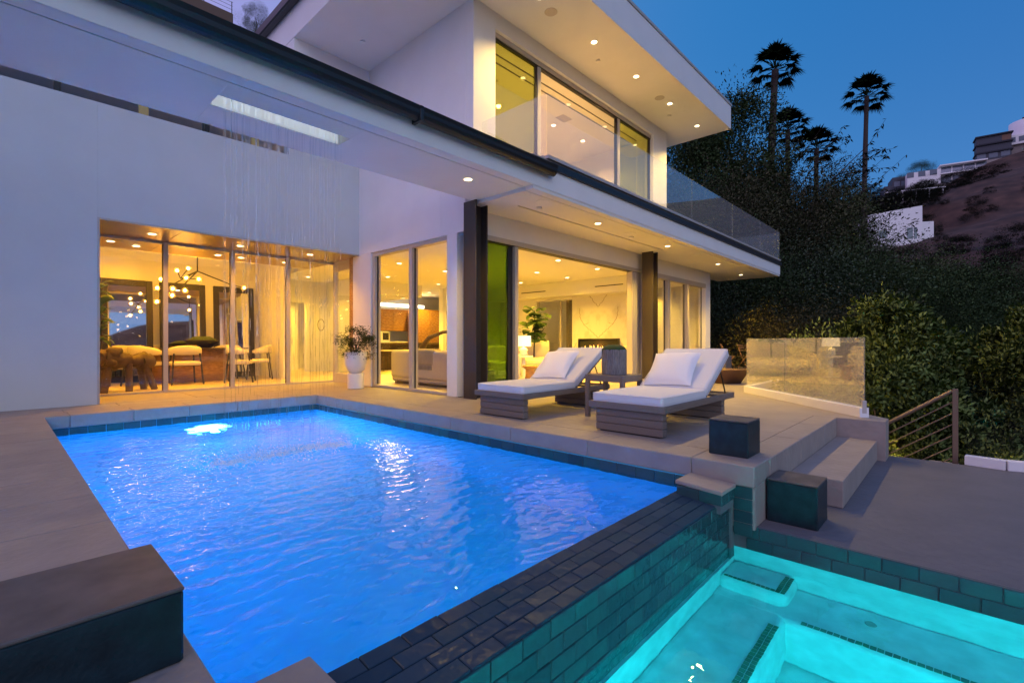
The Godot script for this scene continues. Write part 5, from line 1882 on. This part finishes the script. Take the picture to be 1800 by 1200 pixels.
func palm(label: String, x: float, z: float, top: float, lean: Vector3, r: float, size: float) -> void:
	var y0 := ground_y(x, z)
	var t := thing("palm_tree", label, "palm tree", Vector3(x, y0, z))
	var h := top - y0
	var st := stool()
	var pts := []
	var rad := []
	for k in 12:
		var q := k / 11.0
		pts.append(Vector3(lean.x * q * q, h * q, lean.z * q * q))
		rad.append(r * (1.5 - 0.5 * minf(q * 6.0, 1.0)) * (1.0 - 0.35 * q) * (1.0 + 0.05 * sin(k * 3.0)))
	tube(st, pts, rad, 10)
	mi("trunk", st.commit(), M.bark, t)
	if not cache.has("palm"):
		cache.palm = palm_crown(5)
	var c := mi("crown", cache.palm, M.palmleaf, t, Vector3(lean.x, h, lean.z))
	c.scale = Vector3.ONE * size

func tree(kind: int, label: String, x: float, z: float, top: float, wide := 1.0, group := "") -> void:
	var y0 := ground_y(x, z) - 0.2
	var h := top - y0
	var t := thing(["dense_tree", "round_tree", "open_tree"][kind], label, "tree", Vector3(x, y0, z), fmod(absf(x * 7.31 + z * 3.7), 6.28), group)
	if kind < 2:
		var v := int(absf(x * 3.0 + z)) % (2 if kind == 0 else 4)
		var key := "crown%d%d" % [kind, v]
		if not cache.has(key):
			if kind == 0:
				cache[key] = crown(100 + v, 120, 640, 0.17, 0.12, 0.0085, Color(0.02, 0.032, 0.015), Color(0.1, 0.14, 0.05))
			else:
				var c0: Color = [Color(0.02, 0.032, 0.016), Color(0.03, 0.042, 0.017), Color(0.032, 0.045, 0.03), Color(0.03, 0.03, 0.018)][v]
				var c1: Color = [Color(0.11, 0.17, 0.065), Color(0.17, 0.21, 0.08), Color(0.15, 0.195, 0.12), Color(0.15, 0.14, 0.075)][v]
				cache[key] = crown(120 + v, 75, 900, 0.35, 0.08, 0.0078, c0, c1)
			cache[key + "t"] = trunk_mesh(130 + v, 0.9, 0.022, 14, 0.24 if kind == 0 else 0.4, 0.2)
		mi("trunk", cache[key + "t"], M.bark, t).scale = Vector3(wide, 1, wide) * h
		mi("crown", cache[key], M.leaf, t).scale = Vector3(wide, 1, wide) * h
	else:
		var key := "wisp%d" % (int(absf(x)) % 2)
		if not cache.has(key):
			cache[key] = wispy(140 + int(absf(x)) % 2)
		mi("branches", cache[key][0], M.bark, t).scale = Vector3(wide, 1, wide) * h
		mi("leaves", cache[key][1], M.leaf, t).scale = Vector3(wide, 1, wide) * h

func build_garden() -> void:
	# shrubs on the bank just beyond the railing
	var g := "shrubs on the bank beyond the railing"
	var sm := []
	for k in 3:
		sm.append(crown(41 + k, 90, 230, 0.42, 0.05, 0.038, Color(0.035, 0.06, 0.018), Color(0.22, 0.29, 0.085)))
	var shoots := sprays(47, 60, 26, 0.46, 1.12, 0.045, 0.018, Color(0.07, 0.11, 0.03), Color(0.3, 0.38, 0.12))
	var B_ := [[10.2, -1.7, 0.9, "shrub behind the glass railing, seen through its panels"], [10.4, -1.0, 1.5, "tallest bright leaved shrub just right of the glass railing"], [11.9, -0.5, 0.95, "tall shrub behind the tallest one, toward the canyon"], [9.6, -0.85, 0.6, "low bright shrub touching the railing end"], [9.6, -0.3, 0.0, "leafy shrub behind the top of the stair handrail"], [11.5, -0.1, -0.1, "shrub behind the handrail post"], [13.2, 0.3, 0.8, "shrub farther down the bank right of the handrail"], [11.7, 0.9, 1.4, "bright leaved shrub at the right picture edge"], [10.6, 0.9, 0.3, "shrub behind the low glass railing at the right"], [11.9, -2.6, 0.75, "shrub beyond the left half of the glass railing"], [10.2, 0.3, -0.15, "low leafy shrub below the right glass railing"], [9.0, -0.35, -0.55, "yellow green shrub close under the stair bars"], [12.6, -1.6, 0.8, "shrub between the railing and the dark trees"], [8.9, 0.35, -0.6, "small shrub behind the right end of the stair"]]
	for i in B_.size():
		var q: Array = B_[i]
		var gy := ground_y(q[0], q[1])
		var y0: float = maxf(gy, q[2] - 2.3)
		var t := thing("shrub", q[3], "shrub", Vector3(q[0], gy, q[1]), i * 1.3, g)
		var h: float = q[2] - y0
		mi("foliage", sm[i % 3], M.leaf, t, Vector3(0, y0 - gy, 0)).scale = Vector3([0.8, 0.95, 0.7][i % 3], 1.0, [0.85, 0.75, 0.9][i % 3]) * h
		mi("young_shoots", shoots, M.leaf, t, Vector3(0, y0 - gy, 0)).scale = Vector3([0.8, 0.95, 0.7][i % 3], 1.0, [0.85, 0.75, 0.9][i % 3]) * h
		if not cache.has("shrubstem"):
			var st := stool()
			for k in 7:
				var a := k * 0.9
				tube(st, [Vector3(0, 0, 0), Vector3(cos(a) * 0.08, 0.35, sin(a) * 0.08), Vector3(cos(a) * 0.3, 0.75, sin(a) * 0.3)], [0.014, 0.01, 0.004], 5)
			cache.shrubstem = st.commit()
		mi("stem", cache.shrubstem, M.bark, t).scale = Vector3(h, q[2] - gy, h)
	# garden spots that light the shrubs from below
	for q in [[Vector3(8.75, -0.95, -0.75), Vector3(9.6, 0.1, -0.5), "small garden spot hidden under the shrubs by the stair"], [Vector3(8.6, -0.9, 0.6), Vector3(10.4, 0.6, 0.6), "small garden spot under the shrubs at the right edge"]]:
		var s := thing("garden_spot", q[2], "garden light", q[0])
		cyl(s, "body", M.framedark, 0.04, -0.1, 0.0, Vector3.ZERO)
		cyl(s, "lens", glow(1.0, 0.8, 0.45, 3.0), 0.033, 0.0, 0.008, Vector3.ZERO)
		bar(s, "stake", M.framedark, Vector3(0, -0.1, 0), Vector3(0, -1.2, 0), 0.012)
		var l := SpotLight3D.new()
		l.name = "lamp"
		l.light_color = Color(1.0, 0.84, 0.5)
		l.light_energy = 2.2
		l.spot_angle = 55.0
		l.spot_angle_attenuation = 1.0
		l.spot_range = 12.0
		l.spot_attenuation = 2.0
		l.light_size = 0.03
		l.shadow_enabled = true
		s.add_child(l)
		l.look_at_from_position(q[0] + Vector3(0, 0.02, 0), q[1], Vector3.UP)
		l.position = Vector3(0, 0.02, 0)
	# palms
	palm("tall palm with a broad crown above the dark trees by the roof corner", 37.0, -10.1, 20.0, Vector3(0.5, 0, 0.5), 0.34, 1.15)
	palm("tall slender palm standing alone against the sky", 47.8, -5.9, 20.7, Vector3(0.3, 0, 0.3), 0.24, 1.15)
	palm("short palm hidden among the thin trees, left of two", 41.5, -9.8, 17.2, Vector3(0.2, 0, 0), 0.25, 1.1)
	palm("short palm hidden among the thin trees, right of two", 44.1, -8.5, 16.0, Vector3(-0.2, 0, 0.2), 0.25, 1.1)
	# trees of the canyon
	var cg := "dark trees of the canyon"
	tree(0, "dense dark evergreen rising behind the upper roof corner", 34.4, -11.5, 17.2, 0.9, cg)
	tree(0, "dense evergreen mostly hidden by the upper roof", 30.5, -12.7, 14.1, 1.0, cg)
	tree(0, "dense evergreen behind the tall broad palm", 38.8, -11.2, 13.4, 0.9, cg)
	tree(2, "open feathery tree with thin branches against the sky", 38.2, -8.8, 18.0, 0.85, cg)
	tree(2, "thin open tree with twigs rising beside the tall broad palm", 42.9, -11.9, 21.6, 0.8, cg)
	tree(1, "small round tree left of the slender palm", 50.0, -8.2, 14.5, 0.55, cg)
	var L := [[25.1, -11.2, 9.0], [25.5, -9.3, 8.6], [29.3, -8.2, 9.5], [33.3, -6.8, 10.0], [40.1, -5.4, 8.4, 0.6], [53.0, -4.7, 7.2, 0.7], [42.9, -3.8, 5.8, 0.7], [47.8, -1.6, 6.2], [47.3, 0.9, 5.6], [46.3, 2.9, 5.4], [21.1, -6.9, 4.4], [22.5, -5.2, 4.4], [24.0, -3.6, 4.2], [30.7, -2.3, 4.6], [35.1, -0.5, 4.6], [19.6, -7.9, 3.9], [23.4, -1.3, 3.0], [16.9, -3.2, 1.9], [56.0, 0.6, 5.0], [36.5, 2.2, 4.2], [28.0, 0.9, 2.6], [60.5, -2.0, 6.5], [21.6, -9.6, 6.5], [45.0, -6.4, 9.5, 0.6]]
	var W := ["below the balcony end", "behind the end of the balcony glass", "under the broad palm", "under the feathery tree", "below the slender palm", "beyond the slender palm", "before the white house", "right of the white house, upper", "in the middle of the right slope", "at the right edge, upper", "low behind the far terrace", "low behind the folding chairs", "behind the glass railing", "right of the railing, middle distance", "in the canyon below the brown slope", "close behind the house corner", "behind the tallest shrub", "just past the far terrace rail", "at the foot of the brown slope", "low at the right edge", "deep in the canyon at the right", "left of the white house, farther", "against the house corner, tall", "filling between the palms"]
	for i in L.size():
		tree(1, "dark leafy canyon tree " + W[i], L[i][0], L[i][1], L[i][2], L[i][3] if L[i].size() > 3 else 0.75 + 0.2 * (i % 3), cg)
	# trees behind the camera, seen only in the mirrors and panes
	tree(1, "dark tree behind the spa side, seen in the leaning mirrors", 6.0, 26.0, 3.4, 1.4, cg)
	tree(1, "dark tree left of it, seen in the leaning mirrors", -5.0, 30.0, 4.0, 1.4, cg)
	palm("palm seen only as a reflection in the left mirror", 1.0, 32.0, 5.0, Vector3(0.3, 0, 0), 0.2, 1.1)
	# tree and railing of the terrace above, behind the house at the left
	tree(1, "small leafy tree against the violet sky above the canopy", 13.8, -40.0, 26.6, 0.9)

func build_hill() -> void:
	# scrub over the far slope
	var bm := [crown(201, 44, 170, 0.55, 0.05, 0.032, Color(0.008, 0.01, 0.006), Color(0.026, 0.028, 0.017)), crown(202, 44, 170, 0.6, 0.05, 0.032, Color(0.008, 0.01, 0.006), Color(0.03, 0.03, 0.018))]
	rng.seed = 77
	var spots := []
	for i in 400:
		var az := deg_to_rad(rng.randf_range(30.0, 52.0))
		var r := rng.randf_range(70.0, 196.0)
		var f := cos(az) * r
		var s := sin(az) * r
		var x := f * 0.7314 + s * 0.682
		var z := -f * 0.682 + s * 0.7314
		var a := rad_to_deg(az)
		# brown open slope to the right, thick scrub to the left
		var open := smoothstep(39.0, 43.0, a) * smoothstep(85.0, 110.0, r)
		if rng.randf() < open * 0.66:
			continue
		if absf(a - 37.9) < 3.6 and r > 96.0 and r < 128.0:
			continue
		var size := rng.randf_range(2.5, 6.0) if a < 41.0 else rng.randf_range(1.2, 3.4)
		spots.append([x, z, size])
		if spots.size() >= 230:
			break
	for i in spots.size():
		var q: Array = spots[i]
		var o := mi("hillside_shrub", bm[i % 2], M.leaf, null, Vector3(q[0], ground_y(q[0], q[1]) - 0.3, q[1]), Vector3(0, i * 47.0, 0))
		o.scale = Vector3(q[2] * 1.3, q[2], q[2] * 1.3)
		tag(o, "dark round shrub on the far hillside", "shrub", "scrub on the far hillside")
	for q in [[176.0, -1.0, 4.6, 3.0, "long dark thicket high on the brown slope"], [160.0, 3.0, 3.6, 3.4, "long dark thicket lower on the brown slope"], [150.0, 12.0, 3.0, 2.0, "dark thicket at the right edge of the brown slope"]]:
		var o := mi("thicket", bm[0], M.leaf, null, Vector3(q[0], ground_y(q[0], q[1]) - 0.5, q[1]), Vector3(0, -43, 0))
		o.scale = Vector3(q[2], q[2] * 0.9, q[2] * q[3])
		tag(o, q[4], "thicket")
	# undergrowth that fills the canyon floor
	var mm := MultiMesh.new()
	mm.transform_format = MultiMesh.TRANSFORM_3D
	mm.mesh = bm[0]
	var T := []
	for i in 900:
		var az := deg_to_rad(rng.randf_range(12.0, 56.0))
		var r := rng.randf_range(14.0, 75.0)
		var f := cos(az) * r
		var s := sin(az) * r
		var p := Vector3(f * 0.7314 + s * 0.682, 0, -f * 0.682 + s * 0.7314)
		if p.x < 19.5 and p.z < -2.0:
			continue
		p.y = ground_y(p.x, p.z) - 0.3
		var k := rng.randf_range(0.9, 2.2) * (1.0 + r / 60.0)
		T.append(Transform3D(Basis(Vector3.UP, rng.randf() * 6.0).scaled(Vector3(k, k * 0.9, k)), p))
	mm.instance_count = T.size()
	for i in T.size():
		mm.set_instance_transform(i, T[i])
	var un := MultiMeshInstance3D.new()
	un.name = "undergrowth"
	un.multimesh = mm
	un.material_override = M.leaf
	add_child(un)
	un.set_meta("kind", "stuff")
	un.set_meta("label", "dark undergrowth covering the canyon floor")
	# houses on the hill
	hill_house("modern_house", "white house with a slanted roof among the canyon trees", 124.0, 37.7, 9.0, 8.0, 7.6, 0)
	hill_house("long_house", "long pale house with glass balconies on the ridge", 188.0, 41.8, 17.0, 5.0, 5.0, 1)
	hill_house("dark_house", "dark three storey house with ribbed bands on the ridge", 192.0, 44.9, 7.0, 4.0, 6.9, 2)
	hill_house("pale_house", "pale round ended house at the right end of the ridge", 198.0, 47.0, 8.0, 8.0, 7.0, 3)
	hill_house("cabin", "small dark cabin with a lit lamp below the ridge", 190.0, 38.7, 8.0, 6.0, 6.0, 4)
	hill_house("carport", "open flat roofed shelter on the slope under the cabin", 162.0, 40.2, 9.0, 5.0, 2.6, 5)
	tree(1, "round dark tree on the ridge left of the long house", 191.0, -9.0, ground_y(191.0, -9.0) + 9.0, 1.2)
	tree(1, "second round dark tree on the ridge, smaller", 189.0, -13.0, ground_y(189.0, -13.0) + 7.0, 1.3)
	# terrace of the neighbour above the house
	var n := thing("hillside_building", "dark flat roof edge of a building above the house at the left", "building")
	B(n, "roof", M.corten, -8.0, 12.2, 23.6, 25.5, -52.0, -40.0, 0.05)
	B(n, "wall", M.corten, -7.0, 11.6, 16.0, 23.6, -51.0, -41.0, 0.0)
	for k in 12:
		bar(n, "rail_post", M.framedark, Vector3(-8.0 + 1.83 * k, 25.5, -40.1), Vector3(-8.0 + 1.83 * k, 26.4, -40.1), 0.03, 5)
	for k in 3:
		bar(n, "rail", M.framedark, Vector3(-8.0, 25.8 + 0.28 * k, -40.1), Vector3(12.2, 25.8 + 0.28 * k, -40.1), 0.015, 4)

func hill_house(called: String, label: String, r: float, az_deg: float, w: float, d: float, h: float, style: int) -> void:
	var az := deg_to_rad(az_deg)
	var f := cos(az) * r
	var s := sin(az) * r
	var x := f * 0.7314 + s * 0.682
	var z := -f * 0.682 + s * 0.7314
	var y := ground_y(x, z)
	var t := thing(called, label, "house", Vector3(x, y, z), atan2(-x, -z) + [0.45, 0.2, 0.15, 0.1, 0.2, 0.3][style])
	var wm: Material = M.white if style != 2 and style != 4 else mat(0.05, 0.055, 0.07, 0.7)
	B(t, "foundation", M.concrete, -w / 2, w / 2, -6.0, -0.01, -d / 2, d / 2, 0.0)
	var gl := mat(0.1, 0.14, 0.17, 0.1)
	match style:
		0:
			mi("wall", slab(PackedVector2Array([Vector2(-w / 2, 0), Vector2(w / 2, 0), Vector2(w / 2, -h), Vector2(-w / 2, -h * 0.82)]), -d / 2, d / 2), wm, t, Vector3.ZERO, Vector3(90, 0, 0))
			B(t, "wing", wm, w / 2, w / 2 + 2.6, 0.0, h * 0.62, -d / 2, d / 2 - 1.2, 0.02)
			for q in [[1.9, 2.9], [3.1, 3.6]]:
				var wn := B(t, "window", gl, q[0], q[1], 1.2, 3.4, d / 2, d / 2 + 0.03, 0.0)
			B(t, "window", gl, -2.9, -1.6, 1.6, 3.0, d / 2, d / 2 + 0.03, 0.0)
		1:
			B(t, "wall", wm, -w / 2, -1.0, 0.0, h * 0.85, -d / 2, d / 2, 0.02)
			B(t, "wall", wm, -0.99, w / 2, 0.0, h, -d / 2, d / 2 - 1.5, 0.02)
			B(t, "roof", wm, -1.2, w / 2 + 0.4, h, h + 0.35, -d / 2, d / 2 + 0.3, 0.02)
			B(t, "balcony", wm, -1.0, w / 2, 2.6, 2.9, d / 2 - 1.5, d / 2 + 0.3, 0.02)
			B(t, "balcony_glass", M.railglass, -1.0, w / 2, 2.9, 3.9, d / 2 + 0.2, d / 2 + 0.24, 0.0)
			for k in 4:
				B(t, "window", gl, -0.6 + 2.5 * k, 1.6 + 2.5 * k, 3.0, 5.6, d / 2 - 1.5, d / 2 - 1.46, 0.0)
			for k in 3:
				B(t, "window", gl, -8.6 + 2.6 * k, -7.0 + 2.6 * k, 2.8, 4.4, d / 2, d / 2 + 0.04, 0.0)
			for k in 4:
				B(t, "window", gl, -0.6 + 2.5 * k, 1.6 + 2.5 * k, 0.3, 2.3, d / 2 - 1.5, d / 2 - 1.46, 0.0)
		2:
			for k in 3:
				B(t, "storey", wm, -w / 2, w / 2, 2.3 * k, 2.3 * k + 1.9, -d / 2, d / 2, 0.05)
				B(t, "balcony", mat(0.02, 0.022, 0.03), -w / 2 - 0.3, w / 2 + 0.3, 2.3 * k + 1.9, 2.3 * k + 2.3, -d / 2, d / 2 + 0.5, 0.02)
			for k in 3:
				B(t, "window", gl, -3.4 + 2.4 * k, -1.6 + 2.4 * k, 0.5, 2.0, d / 2, d / 2 + 0.03, 0.0)
			B(t, "window", M.corten, 1.6, 3.4, 4.8, 6.3, d / 2, d / 2 + 0.03, 0.0)
		3:
			mi("wall", lathe([Vector2(0, 0), Vector2(w / 2, 0), Vector2(w / 2, h), Vector2(0, h)], 24), wm, t)
			B(t, "terrace", wm, -w, w / 2, 0.0, 2.6, 0.0, d / 2 + 1.0, 0.02)
			for k in 3:
				B(t, "window", gl, -w + 0.8 + 2.4 * k, -w + 2.6 + 2.4 * k, 0.6, 2.0, d / 2 + 1.0, d / 2 + 1.03, 0.0)
			cyl(t, "chimney", M.framedark, 0.4, h, h + 1.2, Vector3(-1, 0, 1))
		4:
			B(t, "wall", wm, -w / 2, w / 2, 0.0, h * 0.6, -d / 2, d / 2, 0.02)
			B(t, "upper_storey", wm, -w / 4, w / 2, h * 0.6, h, -d / 2, d / 2, 0.02)
			B(t, "balcony", M.white, -w / 2, w / 2 + 1.0, 1.2, 1.5, d / 2, d / 2 + 1.6, 0.02)
			for k in 3:
				B(t, "window", M.glass if false else gl, -1.6 + 1.7 * k, -0.2 + 1.7 * k, 3.2, 4.7, d / 2, d / 2 + 0.03, 0.0)
			var lm := mi("porch_lamp", lathe([Vector2(0, -0.3), Vector2(0.3, 0), Vector2(0, 0.3)], 8), glow(1.0, 0.6, 0.15, 6.0), t, Vector3(w / 2 + 1.2, 2.6, d / 2 + 0.8))
			var o := OmniLight3D.new()
			o.name = "porch_light"
			o.light_color = LENS
			o.light_energy = 2.0
			o.light_size = 0.1
			o.shadow_enabled = true
			o.omni_attenuation = 2.0
			o.omni_range = 20.0
			t.add_child(o)
			o.position = Vector3(w / 2 + 1.2, 2.6, d / 2 + 1.2)
		5:
			B(t, "roof", M.white, -w / 2, w / 2, h, h + 0.3, -d / 2, d / 2, 0.02)
			for k in 4:
				B(t, "post", M.white, -w / 2 + 0.3 + 2.7 * k, -w / 2 + 0.55 + 2.7 * k, 0.0, h, d / 2 - 0.4, d / 2 - 0.15, 0.0)
			B(t, "back_wall", mat(0.06, 0.05, 0.05), -w / 2, w / 2, 0.0, h, -d / 2, -d / 2 + 0.3, 0.0)

# ---------------------------------------------------------------- falling water
func build_rain() -> void:
	rng.seed = 99
	var st := stool()
	var dst := stool()
	for i in 64:
		var x := 1.43 + 1.13 * i / 63.0 + rng.randf_range(-0.012, 0.012)
		var z := rng.randf_range(-5.06, -4.9)
		var y := 3.28
		var r := rng.randf_range(0.0028, 0.0058)
		var solid := 3.5 if rng.randf() < 0.5 else rng.randf_range(0.5, 1.8)
		var pts := []
		var rad := []
		var n := int(solid * 10.0)
		for k in n + 1:
			var t := float(k) / n
			pts.append(Vector3(x + rng.randf_range(-0.004, 0.004) * t, y - solid * t, z + rng.randf_range(-0.004, 0.004) * t))
			rad.append(r * (1.0 - 0.6 * minf(t * solid, 1.0)) * rng.randf_range(0.7, 1.3))
		tube(st, pts, rad, 5, false)
		# below, the thread breaks into short runs and beads
		var yy := y - solid
		while yy > PW + 0.02:
			var len := rng.randf_range(0.03, 0.22)
			if rng.randf() < (0.62 if yy > 1.2 else 0.85):
				var q := Vector3(x + rng.randf_range(-0.012, 0.012), yy, z + rng.randf_range(-0.012, 0.012))
				var rr := rng.randf_range(0.0015, 0.0034)
				tube(dst, [q, q - Vector3(0, len * 0.3, 0), q - Vector3(0, minf(len, yy - PW), 0)], [0.0005, rr, 0.0007], 4, false)
			yy -= len + rng.randf_range(0.0, 0.12)
	var a := mi("rain", st.commit(), M.drops)
	a.set_meta("kind", "stuff")
	a.set_meta("label", "threads of water falling from the rain head in the canopy")
	# bubbles and splash thrown up where the water lands
	var fo := mat(0.8, 0.84, 0.88, 0.35)
	var bub := lathe([Vector2(0.0, -0.4), Vector2(0.8, 0.0), Vector2(0.8, 0.35), Vector2(0.0, 0.9)], 6)
	var mm := MultiMesh.new()
	mm.transform_format = MultiMesh.TRANSFORM_3D
	mm.mesh = bub
	mm.instance_count = 3200
	for i in 3200:
		var far := rng.randf() < 0.25
		var q := Vector3(rng.randf_range(1.35, 2.66), PW + (rng.randf_range(0.004, 0.07) if rng.randf() < 0.3 else 0.003), -4.98 + rng.randfn() * (0.2 if far else 0.07))
		q.x += rng.randfn() * 0.05
		mm.set_instance_transform(i, Transform3D(Basis.IDENTITY.scaled(Vector3.ONE * rng.randf_range(0.003, 0.008)), q))
	var f := MultiMeshInstance3D.new()
	f.name = "foam"
	f.multimesh = mm
	f.material_override = fo
	add_child(f)
	f.set_meta("kind", "stuff")
	f.set_meta("label", "white bubbles and splash where the falling water meets the pool")
	var b := mi("rain_drops", dst.commit(), M.drops)
	b.set_meta("kind", "stuff")
	b.set_meta("label", "drops of water falling into the pool")
